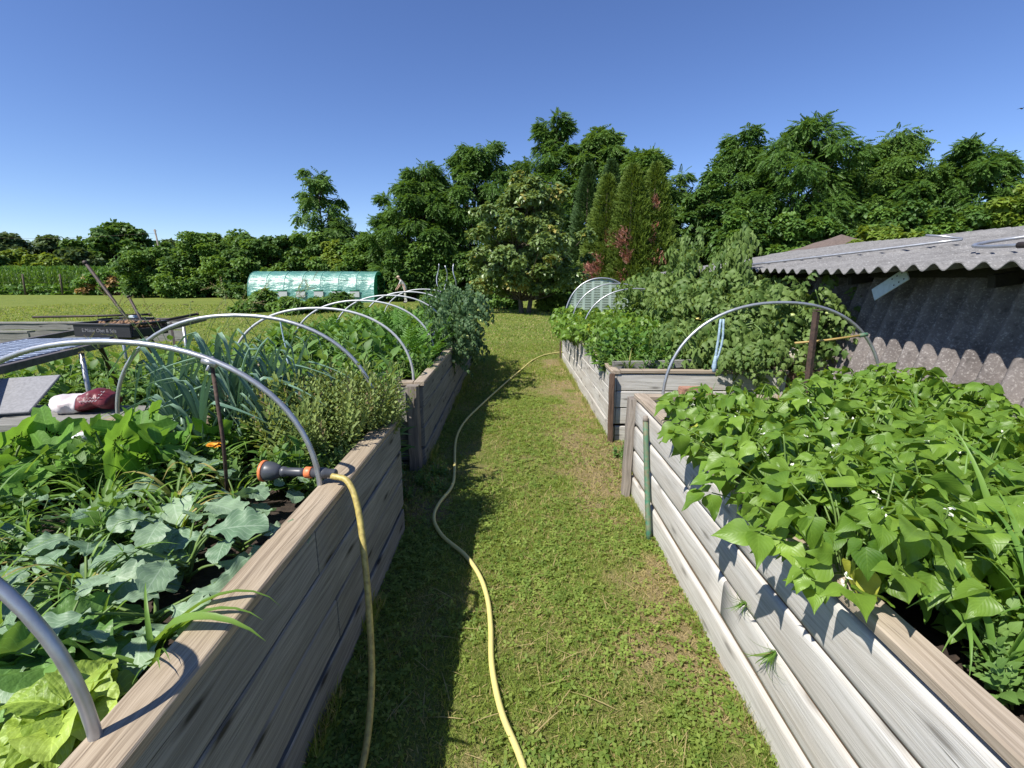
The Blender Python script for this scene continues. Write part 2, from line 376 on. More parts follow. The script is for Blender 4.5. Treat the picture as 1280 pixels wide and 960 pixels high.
def net_mat():
    m, nt, out = newmat('fine_white_netting'); uv = coords(nt, 'UV')
    sp = nt.nodes.new('ShaderNodeSeparateXYZ'); nt.links.new(uv, sp.inputs[0])
    g = math_(nt, 'MAXIMUM', *[ramp(nt, math_(nt, 'PINGPONG', math_(nt, 'MULTIPLY', sp.outputs[i], k), .5), [(.1, 1.0), (.2, 0.0)]) for i, k in ((0, 2.0), (1, 7.0))])
    p = N(nt, 'ShaderNodeBsdfPrincipled', Roughness=.6); p.inputs['Base Color'].default_value = (.42, .52, .44, 1)
    t = N(nt, 'ShaderNodeBsdfTransparent')
    mx = nt.nodes.new('ShaderNodeMixShader'); nt.links.new(math_(nt, 'ADD', math_(nt, 'MULTIPLY', g, .5), .38), mx.inputs[0])
    nt.links.new(t.outputs[0], mx.inputs[1]); nt.links.new(p.outputs[0], mx.inputs[2]); nt.links.new(mx.outputs[0], out.inputs[0]); return m
M['net'] = net_mat()
def ground_mat():
    m, nt, out = newmat('lawn_ground'); c = coords(nt); d = attr(nt, 'tint')
    n1 = noise(nt, c, 1.2, 5, .65); n2 = noise(nt, c, 14, 4, .65); n3 = noise(nt, c, 90, 3, .7)
    n4 = noise(nt, mapping(nt, c, (.05, .35, 1)), 1.0, 3, .5)
    g = mixc(nt, ramp(nt, n1, [(.3, 0.0), (.7, 1.0)]), (.115, .165, .03), (.21, .245, .052))
    g = mixc(nt, math_(nt, 'MULTIPLY', ramp(nt, n4, [(.35, 0.0), (.65, 1.0)]), .45), g, (.25, .27, .065))
    g = mixc(nt, math_(nt, 'MULTIPLY', ramp(nt, n2, [(.35, 1.0), (.6, 0.0)]), .45), g, (.05, .085, .014))
    g = mixc(nt, math_(nt, 'MULTIPLY', ramp(nt, n3, [(.3, 1.0), (.55, 0.0)]), .5), g, (.045, .07, .014))
    dirt = mixc(nt, ramp(nt, n3, [(.35, 0.0), (.65, 1.0)]), (.15, .105, .06), (.40, .30, .175))
    dirt = mixc(nt, ramp(nt, n2, [(.4, 0.0), (.7, .6)]), dirt, (.22, .17, .09))
    col = mixc(nt, math_(nt, 'MINIMUM', math_(nt, 'MAXIMUM', d, 0.0), 1.0), g, dirt)
    p = N(nt, 'ShaderNodeBsdfPrincipled', Roughness=.95); p.inputs['Specular IOR Level'].default_value = .1
    nt.links.new(col, p.inputs['Base Color']); nt.links.new(bump(nt, math_(nt, 'ADD', n2, n3), .9, .02), p.inputs['Normal'])
    nt.links.new(p.outputs[0], out.inputs[0]); return m
M['ground'] = ground_mat()
M['hill'] = plain('far_wooded_hill', (.07, .12, .11), 1, 0, .4, .05, 0, (.05, .09, .09), spec=0)  # bluish hill colour has the distance haze painted in

# ------------------------------------------------------------------ leaf templates
def leaf(n=6, m=2, w=lambda t: .4 * np.sin(PI * t ** .8), fold=.25, curl=.3, wave=0.0, wf=3, tint=0):
    t = np.linspace(0, 1, n + 1); j = np.linspace(-1, 1, 2 * m + 1)
    T, J = np.meshgrid(t, j, indexing='ij')
    x = J * w(T); y = T.copy()
    z = fold * np.abs(x) - curl * T ** 2 + wave * np.sin(T * wf * 2 * PI + (J > 0) * 1.7) * np.abs(J)
    V = np.stack([x, y, z], -1).reshape(-1, 3)
    return (V, [grid_faces(n + 1, 2 * m + 1)], np.stack([J, T], -1).reshape(-1, 2), np.full(V.shape[0], tint, float))
def ov(a=.42, p=.75): return lambda t: a * np.sin(PI * np.clip(t, 0, 1) ** p) * (1 - .35 * t ** 3)
L_BEANS = [leaf(9, 3, (lambda k: lambda t: (.45 + .04 * (k % 2)) * np.sin(PI * np.clip(t, 0, 1) ** (.55 + .04 * (k % 3))) * (1 - .45 * t) * (1 + .02 * np.sin(t * 25 + k)))(k), f, c, w, wf) for k, (f, c, w, wf) in enumerate(((.20, .34, .045, 1.3), (.42, .15, .03, 2.1), (-.12, .55, .06, 1.7), (.30, .75, .05, 1.1), (.05, .25, .08, 1.6)))]
L_bean = L_BEANS[0]
L_oval = leaf(4, 1, ov(.34, .8), .25, .25)
L_small = leaf(3, 1, ov(.36, .8), .3, .2)
L_quad = leaf(2, 1, ov(.36, .9), .3, .2)
L_dia = (np.array([(0, 0, 0), (.3, .45, .05), (0, 1, -.12), (-.3, .45, .05)], float), [np.array([[0, 1, 2, 3]])], np.zeros((4, 2)), np.zeros(4))
L_need = leaf(1, 1, lambda t: .12 + 0 * t, .2, 0)
def strap(L=1, w=.05, n=8, bend=1.5, fold=.5, kink=None, tip=.6):
    t = np.linspace(0, 1, n + 1); a = bend * t ** 1.6
    if kink: a = a + kink[1] * sstep(kink[0] - .06, kink[0] + .06, t)
    y = np.concatenate([[0], np.cumsum(np.cos(a[:-1]))]) * L / n; z = np.concatenate([[0], np.cumsum(np.sin(a[:-1]))]) * L / n
    wt = w * np.minimum(1, (1 - t) / (1 - tip) + .02) * (.6 + .4 * np.minimum(1, t * 5))
    V = []
    for i in range(n + 1):
        ny, nz = -np.sin(a[i]), np.cos(a[i])
        for j in (-1, 0, 1): V.append((j * wt[i], y[i] + ny * fold * abs(j) * wt[i] * -1, z[i] + nz * fold * abs(j) * wt[i] * -1))
    V = np.array(V); V[:, 2] *= -1                     # +Y start, drooping towards -Z
    return (V, [grid_faces(n + 1, 3)], np.stack([np.tile([-1, 0, 1], n + 1), np.repeat(t, 3)], 1), np.zeros(len(V)))
def lobed(n_ang=30, rings=4, lobes=5, depth=.3, cup=.15, rnd=0, serr=.05):
    """squash-like palmate leaf, stalk at origin, tip at +Y"""
    a = np.linspace(-PI * .93, PI * .93, n_ang); V = [(0, 0, 0)]; uv = [(0, 0)]
    r0 = .62 * (1 - .15 * np.cos(a)) * (1 - depth * (.5 - .5 * np.cos(a * lobes + PI * (lobes % 2 == 0)))) + serr * np.sin(a * 17 + rnd)
    r0 = r0 * np.where(np.abs(a) > 2.6, .85, 1)
    for k in range(1, rings + 1):
        r = r0 * (k / rings)
        z = cup * (r ** 2) * 2 - .35 * np.maximum(0, r - .4) ** 1.0 * .6 + .05 * np.sin(a * lobes + rnd) * r * 2
        for i in range(n_ang):
            V.append((r[i] * np.sin(a[i]), r[i] * np.cos(a[i]), z[i])); uv.append((((a[i] * lobes / (2 * PI) + 10.5) % 1 - .5) * 2, k / rings))
    F3 = np.array([(0, 1 + i + 1, 1 + i) for i in range(n_ang - 1)]); F4 = grid_faces(rings, n_ang) + 1
    return (np.array(V), [F3, F4[:, ::-1]], np.array(uv), np.zeros(len(V)))
def kohl_leaf(seed):
    r = np.random.default_rng(seed)
    def w(t): return .05 + .33 * sstep(.18, .5, t) * np.sqrt(np.clip(1 - ((t - .55) / .46) ** 2, 0, 1)) * (1 + .16 * np.sin(t * 27 + seed)) + .09 * (np.abs(t - .2) < .06)
    return leaf(16, 3, w, .22, .32, .045, 3.3)
def joined(parts):
    mb = MB()
    for t, P, D, Nn, S in parts: scatter(mb, t, [P], [D], [Nn], S if np.ndim(S) else float(S), .5 + RNG.uniform(-.12, .12, 1))
    return mb.tmpl()
def rnd_dirs(n, up0=-1, up1=1):
    z = RNG.uniform(up0, up1, n); a = RNG.uniform(0, 2 * PI, n); r = np.sqrt(1 - z * z)
    return np.stack([r * np.cos(a), r * np.sin(a), z], 1)
def pinnate(lf, n, L=1.0, s=.3, droop=.3, ang=.9, shrink=.3, term=True, nz=.0):
    mb = MB()
    t = np.linspace(.12, .95, n); P = np.stack([0 * t, t * L, -droop * t ** 2 * L], 1)
    for sd in (-1, 1):
        D = np.stack([sd * np.full(n, np.sin(ang)), np.full(n, np.cos(ang)), -droop * t - .15], 1)
        scatter(mb, lf, P, D, np.array([0, 0, 1.]) + RNG.normal(0, nz, (n, 3)), s * (1 - shrink * np.abs(t - .4) * 1.6), .5 + RNG.uniform(-.1, .1, n))
    if term: scatter(mb, lf, P[-1:], [(0, 1, -droop)], [(0, 0, 1)], s, .5 + np.zeros(1))
    return mb.tmpl()
TRI = []
for k in range(9):
    q = lambda v: RNG.normal(0, v); d = (0, .25, .5)[k % 3]
    LB_ = lambda: L_BEANS[RNG.integers(0, 5)]
    TRI.append(joined([(LB_(), (0, .28, 0), (q(.2), 1, -.2 - d + q(.2)), (q(.35), 0, 1), .9 + q(.1)), (LB_(), (.05, .1, 0), (1, .3 + q(.2), -.1 - d + q(.25)), (.2 + q(.35), q(.3), 1), .8 + q(.1)), (LB_(), (-.05, .1, 0), (-1, .3 + q(.2), -.2 - d + q(.25)), (-.2 + q(.35), q(.3), 1), .8 + q(.1))]))
FROND = pinnate(L_dia, 6, 1, .34, .35, 1.1, .4)
FROND2 = pinnate(L_dia, 5, 1, .42, .55, 1.0, .4)
TOMLEAF = pinnate(leaf(6, 1, lambda t: (.30 * np.sin(PI * t ** .75) + .03) * (1 + .35 * np.sin(t * 17)), .4, .75), 4, 1, .43, .7, 1.05, .25, True, .5)
FEATHER = pinnate(pinnate(L_need, 5, 1, .45, .1, .8, .4), 6, 1, .42, .35, .9, .5, True, .3)
CLUST = joined([(L_quad, (0, 0, 0), d, (0, 0, 1), .9 + .3 * RNG.random()) for d in rnd_dirs(6, -.5, .35)])
CLUST_S = joined([(L_dia, (0, 0, 0), d, (.1, .2, 1), .9 + .3 * RNG.random()) for d in rnd_dirs(5, -.6, .4)])
def sprig(lf, n=6, L=1.0, s=.28, ang=1.1, twist=PI / 2, lean=.1):
    mb = MB(); P = []; D = []; S = []
    for i in range(n):
        t = .2 + .8 * i / (n - 1)
        for k in (0, 1):
            a = i * twist + k * PI + RNG.normal(0, .25); e = ang * (1 - .45 * t)
            P.append((lean * t * t, 0 + t * L, 0)); D.append((math.cos(a) * math.sin(e), math.cos(e), math.sin(a) * math.sin(e))); S.append(s * (1.15 - .5 * t) * RNG.uniform(.8, 1.15))
    D = np.array(D); Nn = np.array([0, 1, 0]) + .01
    scatter(mb, lf, np.array(P), D, np.tile(Nn, (len(P), 1)), np.array(S), .4 + .25 * np.linspace(0, 1, len(P)))
    return mb.tmpl()
SPRIG = [sprig(L_oval, 5, 1, .36), sprig(L_small, 6, 1, .26), sprig(L_oval, 4, 1, .46)]
SPRIG_T = sprig(L_need, 12, 1, .13, 1.0, 1.3)

# ------------------------------------------------------------------ camera, light, sky
H = 1.62; PITCH = R(12.5)
cam = bpy.data.objects.new('camera', bpy.data.cameras.new('camera')); C.objects.link(cam); sc.camera = cam
cam.location = (0, 0, H); cam.rotation_euler = (PI / 2 - PITCH, 0, 0)
cam.data.sensor_width = 36; cam.data.lens = 16.875; cam.data.clip_end = 4000; cam.data.clip_start = .05
SUN = Vector((-.47, -.39, .79)).normalized()
sun = bpy.data.objects.new('sun', bpy.data.lights.new('sun', 'SUN')); C.objects.link(sun)
sun.data.energy = 5.0; sun.data.angle = R(.5); sun.data.color = (1, .955, .88)
sun.rotation_euler = SUN.to_track_quat('Z', 'Y').to_euler()
w = bpy.data.worlds.new('World'); sc.world = w; w.use_nodes = True
nt = w.node_tree; bg = nt.nodes['Background']
sky = nt.nodes.new('ShaderNodeTexSky'); sky.sky_type = 'NISHITA'; sky.sun_disc = False
sky.sun_elevation = math.asin(SUN.z); sky.sun_rotation = math.atan2(SUN.x, SUN.y)
sky.altitude = 100; sky.air_density = .85; sky.dust_density = .1; sky.ozone_density = 4.5
hs = nt.nodes.new('ShaderNodeHueSaturation'); hs.inputs['Saturation'].default_value = 1.10; hs.inputs['Hue'].default_value = .512; hs.inputs['Value'].default_value = 1.0
nt.links.new(sky.outputs[0], hs.inputs['Color']); nt.links.new(hs.outputs[0], bg.inputs[0]); bg.inputs[1].default_value = .106
sc.view_settings.view_transform = 'Standard'; sc.view_settings.look = 'None'; sc.view_settings.exposure = .62; sc.view_settings.gamma = 1

# ------------------------------------------------------------------ ground and grass
def dryness(x, y):
    n = fbm(x, y, 2.2, 1); n2 = fbm(x, y, 9, 4)
    e = sstep(.25, .95, x) * (1 - sstep(1.15, 1.35, x)) * sstep(12, 8, y) * .9        # strip along the right beds
    e = np.maximum(e, .8 * np.exp(-((x + .62) ** 2 / .04 + (y - 3.35) ** 2 / .30)))      # bare corner between the left beds
    e = np.maximum(e, 1.3 * np.exp(-((x - .78) ** 2 / .05 + (y - 4.0) ** 2 / 1.8)))
    e = np.maximum(e, 1.4 * np.exp(-((x + 2.2) ** 2 / 1.6 + (y - 29.2) ** 2 / .8)))
    e = e + .30 * np.exp(-(x / 2.6) ** 2) * sstep(14, 6, y)
    return np.clip(sstep(.10, .95, e * (.26 + 1.1 * sstep(.25, .75, n)) * (.55 + .9 * n2) + .45 * (n2 - .5)), 0, 1) * .86
def axis(a, b, step, far, grow=1.25):
    c = list(np.arange(a, b, step)); s = step; lo = a; hi = c[-1]
    while hi < far: s *= grow; hi += s; c.append(hi)
    s = step
    while lo > -far: s *= grow; lo -= s; c.insert(0, lo)
    return np.array(c)
gx = axis(-3.2, 1.5, .05, 900); gy = axis(.8, 12, .06, 900)
X, Y = np.meshgrid(gx, gy, indexing='ij')
Z = .02 * (fbm(X, Y, .8, 2) - .5) * (np.abs(X) < 30) * (np.abs(Y) < 60)
mb = MB(); mb.add(np.stack([X, Y, Z], -1).reshape(-1, 3), [grid_faces(len(gx), len(gy))[:, ::-1]], None, dryness(X, Y).ravel())
tag(mb.build('lawn', M['ground']), kind='structure')

mb = MB()
B3 = strap(1, .045, 2, .8, .3, None, .4); B2 = (np.array([(-.09, 0, 0), (.09, 0, 0), (.05, .6, -.1), (0, 1, -.35)], float), [np.array([[0, 1, 2, 3]])], np.zeros((4, 2)), np.zeros(4))
CLOV = joined([(L_dia, (0, .5, 0), (math.sin(a), .1 + .2 * math.cos(a), math.cos(a)), (0, 1, 0), .45) for a in (0, 2.1, 4.2)])
def grass(n, x0, x1, y0, y1, h, tm, wide=1.0, keep=None, clover=0.0):
    x = RNG.uniform(x0, x1, n); y = RNG.uniform(y0, y1, n); d = dryness(x, y)
    k = RNG.random(n) > d * .62 if keep is None else keep(x, y) & (RNG.random(n) > d * .6)
    x, y, d = x[k], y[k], d[k]; n = len(x)
    patch = fbm(x, y, 1.3, 7); hh = h * RNG.uniform(.5, 1.25, n) * (.55 + .9 * patch)
    D = np.stack([RNG.normal(0, .9, n), RNG.normal(0, .9, n), np.ones(n)], 1); a = RNG.uniform(0, 6.3, n)
    tint = np.clip(.05 + .85 * patch + RNG.normal(0, .3, n), 0, .98)
    tint[RNG.random(n) < .17 + .2 * (fbm(x, y, 3.1, 12) > .52) + .7 * d] = 1.3
    P = np.stack([x, y, -.004 + 0 * x], 1)
    scatter(mb, tm, P, D, np.stack([np.cos(a), np.sin(a), 0 * a], 1), np.stack([hh * wide * RNG.uniform(.7, 1.5, n), hh, hh], 1), tint)
    if clover:
        m = int(n * clover); i = RNG.choice(n, m); i = i[fbm(x[i], y[i], 2.6, 9) + RNG.normal(0, .12, m) > .47]; m = len(i)
        a = RNG.uniform(0, 6.3, m)
        scatter(mb, CLOV, P[i], np.stack([RNG.normal(0, .3, m), RNG.normal(0, .3, m), np.ones(m)], 1), np.stack([np.cos(a), np.sin(a), 0 * a], 1), RNG.uniform(.026, .056, m), np.clip(.45 + RNG.normal(0, .25, m), 0, .95))
grass(70000, -.78, 1.02, 1.0, 3.0, .034, B3, 1.0, None, .22)
grass(64000, -.80, 1.1, 3.0, 6.5, .036, B3, 1.25, None, .2)
grass(36000, -.85, 1.3, 6.5, 12, .042, B2, 1.4, None, .1)
grass(9000, -3.0, -.6, 2.75, 4.1, .05, B2, 1.2)
grass(30000, -4, 1.6, 12, 30, .06, B2, 2.0)
grass(36000, -12, -2.6, 3.2, 12, .07, B2, 1.3)
grass(40000, -28, -4, 10, 30, .075, B2, 2.2)
def edge_tufts(n, xa, xb, ya, yb, h):
    x = RNG.uniform(xa, xb, n); y = RNG.uniform(ya, yb, n); k = fbm(x * 0, y, 4.0, 21) > .5; x, y = x[k], y[k]; n = len(x); a = RNG.uniform(0, 6.3, n)
    scatter(mb, B3, np.stack([x, y, 0 * x], 1), np.stack([RNG.normal(0, .4, n), RNG.normal(0, .4, n), np.ones(n)], 1), np.stack([np.cos(a), np.sin(a), 0 * a], 1), np.stack([h * .6 * RNG.uniform(.6, 1, n), h * RNG.uniform(.5, 1.2, n), h * RNG.uniform(.5, 1.2, n)], 1), np.where(RNG.random(n) < .3, 1.3, RNG.random(n) * .9))
edge_tufts(1500, -.72, -.655, 1.1, 2.9, .10); edge_tufts(1500, -.77, -.70, 4.0, 9.6, .12); edge_tufts(1200, .85, .90, 1.2, 3.3, .07); edge_tufts(1600, .93, .99, 4.7, 9.5, .10)
n = 260; a = RNG.uniform(0, 6.3, n); x = RNG.uniform(-.6, 1.0, n); y = RNG.uniform(1.1, 6, n)     # long dry stalks lying in the turf
scatter(mb, strap(1, .012, 4, .5, .3, None, .3), np.stack([x, y, .012 + .012 * RNG.random(n)], 1), np.stack([np.cos(a), np.sin(a), RNG.uniform(0, .15, n)], 1), [(0, 0, 1)], RNG.uniform(.06, .22, n), 1.3)
tag(mb.build('grass', M['grass']), 'short mown lawn grass with clover and dry tufts', 'grass', kind='stuff')

# far hill
mb = MB(); x = np.linspace(-900, 500, 120)
for k, yy in enumerate((600, 760, 900)):
    pass
yy = np.linspace(520, 900, 10); XX, YY = np.meshgrid(x, yy, indexing='ij')
ZZ = 44 * np.sin(np.linspace(0, PI, 10))[None, :] ** .7 * (.55 + .6 * fbm(XX * .006, YY * 0, 1, 3)) * sstep(500, -200, XX) + 3 * (fbm(XX, YY, .07, 4) - .5)
mb.add(np.stack([XX, YY, ZZ - 1], -1).reshape(-1, 3), [grid_faces(120, 10)[:, ::-1]])
tag(mb.build('hills', M['hill']), kind='structure')

# ------------------------------------------------------------------ raised beds
def raised_bed(label, x0, x1, y0, y1, h, prof, wall, cap, soil_z, path_side, rows=4, capw=.105, toe=0.0, xfar=None):
    t = thing('raised_bed', label, 'raised bed', ((x0 + x1) / 2, (y0 + y1) / 2, 0))
    ox, oy = (x0 + x1) / 2, (y0 + y1) / 2; a, b, c, d = x0 - ox, x1 - ox, y0 - oy, y1 - oy
    rh = (h - .03) / rows; g = .008 if prof == 'flat' else .015
    for nm, p0, p1, out in (('side_wall', (b, c), (b, d), (1, 0, 0)), ('side_wall', (a, c), (a, d), (-1, 0, 0)), ('end_wall', (a, c), (b, c), (0, -1, 0)), ('end_wall', (a, d), (b, d), (0, 1, 0))):
        mb = MB(); ln = math.dist(p0, p1); e = .045 if nm == 'end_wall' else 0
        for k in range(rows):
            q0 = np.array([p0[0] + (e if nm == 'end_wall' else 0), p0[1], k * rh - .02 * (k == 0)]); q1 = np.array([p1[0] - e, p1[1], q0[2]])
            if k % 2 == 0 or ln < 3: board(mb, q0, q1, out, rh - g, .04, prof if nm == 'side_wall' else 'flat')
            else:
                f = .45 + .2 * RNG.random(); mid = q0 + (q1 - q0) * f; dd = (q1 - q0) / ln * .002
                board(mb, q0, mid - dd, out, rh - g, .04, prof if nm == 'side_wall' else 'flat'); board(mb, mid + dd, q1, out, rh - g, .04, prof if nm == 'side_wall' else 'flat')
        if prof != 'flat' and nm == 'side_wall':
            for k in range(1, rows): board(mb, (p0[0] - out[0] * .007, p0[1] + .01, k * rh - .03), (p1[0] - out[0] * .007, p1[1] - .01, k * rh - .03), out, .045, .02, 'flat', mat=1)
        mb.build(nm, [M[wall], M['groove']] if nm == 'side_wall' else M['wood_white_flat' if wall == 'wood_white' else wall], t)
    mb = MB(); z = h - .03; ov_ = .012
    for xs, sg in ((a, -1), (b, 1)):
        xo = xs + sg * ov_
        board(mb, (xo, c - .012, z + .002), (xo, d + .012, z + .002), (sg, 0, 0), .034, capw)
    for ys, sg in ((c, -1), (d, 1)):
        board(mb, (a + capw - ov_ + .004, ys + sg * .01, z + .002), (b - capw + ov_ - .004, ys + sg * .01, z + .002), (0, sg, 0), .034, capw)
    mb.build('cap_board', M[cap], t)
    mb = MB(); nx, ny = 24, int((d - c) / .08)
    sx, sy = np.meshgrid(np.linspace(a + .05, b - .05, nx), np.linspace(c + .05, d - .05, ny), indexing='ij')
    sz = soil_z + .06 * (fbm(sx + ox, sy + oy, 5, 2) - .5) + .03 * (fbm(sx, sy, 22, 6) - .5)
    mb.add(np.stack([sx, sy, sz], -1).reshape(-1, 3), [grid_faces(nx, ny)[:, ::-1]])
    zb = soil_z - .06
    mb.add([(a + .05, c + .05, 0), (b - .05, c + .05, 0), (b - .05, d - .05, 0), (a + .05, d - .05, 0), (a + .05, c + .05, zb), (b - .05, c + .05, zb), (b - .05, d - .05, zb), (a + .05, d - .05, zb)],
           [np.array([(0, 1, 5, 4), (1, 2, 6, 5), (2, 3, 7, 6), (3, 0, 4, 7)])])
    mb.build('soil', M['soil'], t)
    return t
def post_part(bed, p0, p1, w, d, mat, name='corner_post', out=(0, -1, 0)):
    mb = MB(); o = np.array(bed.location)
    board(mb, np.array(p0) - o, np.array(p1) - o, out, w, d, 'flat', rough=.004); return mb.build(name, M[mat], bed)
def vpost(bed, x, y, z0, z1, wx, wy, mat, lean=(0, 0), name='corner_post'):
    mb = MB(); o = np.array(bed.location); n = 8; V = []
    for i in range(n):
        k = i / (n - 1); cx = x + lean[0] * k - o[0] + .003 * math.sin(i * 2.1); cy = y + lean[1] * k - o[1] + .003 * math.cos(i * 1.7); z = z0 + (z1 - z0) * k
        for sx, sy in ((-1, -.8), (-.8, -1), (.8, -1), (1, -.8), (1, .8), (.8, 1), (-.8, 1), (-1, .8)): V.append((cx + sx * wx / 2, cy + sy * wy / 2, z))
    uv = np.stack([np.repeat(np.linspace(z0, z1, n), 8), np.tile(np.linspace(0, wx * 3, 8), n)], 1)
    mb.add(V, [grid_faces(n, 8, True), np.array([np.arange(8)[::-1], (n - 1) * 8 + np.arange(8)])], uv, RNG.random(), smooth=False)
    return mb.build(name, M[mat], bed)
LN = raised_bed('dark grey plank bed with broad brown cap board, nearest on the left of the path', -2.45, -.70, -.25, 2.86, .78, 'flat', 'wood_grey', 'cap_brown', .64, 1, 4, .11)
LF = raised_bed('grey plank bed spanned by pale pipe hoops, beyond the nearer left bed', -2.62, -.76, 3.98, 9.7, .75, 'flat', 'wood_grey', 'cap_grey', .64, 1, 4, .09)
vpost(LF, -.835, 3.915, 0, .74, .10, .10, 'post_grey'); vpost(LF, -2.5, 3.915, 0, .74, .10, .10, 'post_grey')
RN = raised_bed('bleached log-board bed full of bush beans, nearest on the right of the path', .91, 2.68, -.25, 3.42, .78, 'log', 'wood_white', 'cap_grey', .66, -1, 4, .085)
vpost(RN, .865, 3.40, 0, .755, .055, .09, 'post_grey', (.02, .03))
RF = raised_bed('bleached plank bed overgrown with leaves beside the shed, beyond the bean bed', 1.0, 2.72, 4.66, 9.55, .72, 'flat', 'wood_white_flat', 'cap_grey', .66, -1, 4, .085)
vpost(RF, .99, 4.61, 0, .70, .05, .045, 'post_brown', (-.01, 0)); vpost(RF, .965, 9.5, 0, .76, .03, .03, 'post_brown')
# the raised inner board over the near end of the right far bed
o = RF.location; mb = MB()
board(mb, (1.03 - o.x, 4.83 - o.y, .70), (1.86 - o.x, 4.86 - o.y, .715), (0, -1, 0), .085, .04); mb.build('inner_board', M['wood_grey'], RF)
o = LF.location; mb = MB()
board(mb, (-1.75 - o.x, 4.12 - o.y, .73), (-.98 - o.x, 4.10 - o.y, .74), (0, -1, 0), .07, .04); mb.build('inner_board', M['wood_grey'], LF)
# leaning green stake on the bean bed's side
t = thing('stake', 'green stake with peeling paint leaning on the bleached bed wall', 'stake', (.87, 2.78, 0))
mb = MB(); tube(mb, [(-.005, -.03, 0), (.002, .10, .3), (.005, .24, .70)], .018, 8, seg=4); mb.build('shaft', M['green_paint'], t)
mb = MB(); tube(mb, [(.005, .237, .70), (.006, .25, .735)], [.019, .015], 8); mb.build('splintered_top', M['post_grey'], t)

# low far plank bed on the left lawn
t = thing('plank_bed', 'low weathered plank bed on the lawn behind the metal table', 'plank bed', (-10.4, 12.4, 0))
for y, x0, x1, z in ((0, -4.5, 1.9, .45), (-1.3, -4.5, -.8, .36)):
    mb = MB(); board(mb, (x0, y, 0), (x1, y, 0), (0, -1, 0), z - .16, .05, rough=.008); board(mb, (x0, y, z - .155), (x1, y, z - .15), (0, -1, 0), .16, .05, rough=.008)
    board(mb, (x0, y - .02, z + .008), (x1, y - .02, z + .010), (0, -1, 0), .04, .2); mb.build('plank_wall', M['wood_grey'], t)

# ------------------------------------------------------------------ hoops
def hoop(x0, x1, y, z0, top, label, group, mat='steel', r=.0112, lean=0.0, e=.92, name='hoop'):
    t = thing(name, label, 'hoop', ((x0 + x1) / 2, y, z0), 0, group)
    a = np.linspace(PI, 0, 41); hw = (x1 - x0) / 2
    cx = np.sign(np.cos(a)) * np.abs(np.cos(a)) ** e * hw; sz = np.sin(a) ** .88 * (top - z0)
    pts = np.stack([cx, lean * sz + .006 * np.sin(a * 3), sz], 1)
    pts = np.vstack([[pts[0] + (0, 0, -.25)], pts, [pts[-1] + (0, 0, -.25)]])
    mb = MB(); tube(mb, pts, r, 10); mb.build('pipe', M[mat], t); return t
G1 = 'bare pipe hoops arched over the left beds'
hp0 = hoop(-2.3, -.775, .73, .74, 1.35, 'pale pipe hoop rising from the cap board beside the lettuce', None)
hp1 = hoop(-2.36, -.79, 1.84, .74, 1.38, 'pipe hoop with metal clamp whose foot stands by the spray wand', None)
hp2 = hoop(-2.36, -.79, 2.76, .74, 1.41, 'pipe hoop standing in the thyme at the near bed end', None)
for y, lab in ((4.2, 'pale hoop with hanging twine over the front of the left far bed'), (5.4, 'second pale hoop from the front of the left far bed'), (6.7, 'middle pale hoop of the five over the left far bed'), (8.0, 'fourth pale hoop of the left far bed, one from the last'), (9.35, 'last pale hoop of the left far bed, farthest from the path end')):
    hoop(-2.5, -.88, y, .72, 1.36 + .008 * (y - 4), lab, None, 'pale_pipe')
hp_r = hoop(1.1, 2.68, 3.40, .73, 1.45, 'grey pipe hoop at the far end of the bean bed', None)
hoop(1.05, 2.6, 7.2, .70, 1.46, 'front thin hoop of two above the leafy right far bed', None); hoop(1.03, 2.55, 8.4, .70, 1.52, 'rear thin hoop of two above the leafy right far bed', None)
# clamp and strut on hoop 1
mb = MB(); tube(mb, [(.40 - .025, .0, .568), (.40 + .025, 0, .548)], .0145, 10); tube(mb, [(.40, -.025, .53), (.40, .025, .575)], .006, 6); mb.build('clamp', M['steel'], hp1)
t = thing('prop_pipe', 'thin pipe propping the clamped hoop from inside the left bed', 'pipe', (-1.2, 1.86, .62))
mb = MB(); tube(mb, [(-.02, .04, 0), (.01, .02, .34), (.012, .012, .66)], .0075, 8); mb.build('pipe', M['rust'], t)
# net-covered end hoop
nh = hoop(1.02, 2.42, 9.4, .70, 1.61, 'arched hoop end covered with fine pale netting behind the leafy bed', None, 'steel', .016, 0, .95)
mb = MB(); a = np.linspace(PI, 0, 41); V = []; uv = []
for q in a:
    x = np.sign(np.cos(q)) * abs(np.cos(q)) ** .95 * .7; z = np.sin(q) ** .88 * .91
    for k in range(8): V.append((x, .012 * math.sin(x * 6 + k), z * k / 7)); uv.append((x * 3, z * k / 7 * 3))
mb.add(V, [grid_faces(41, 8)], uv); mb.build('netting', M['net'], nh)

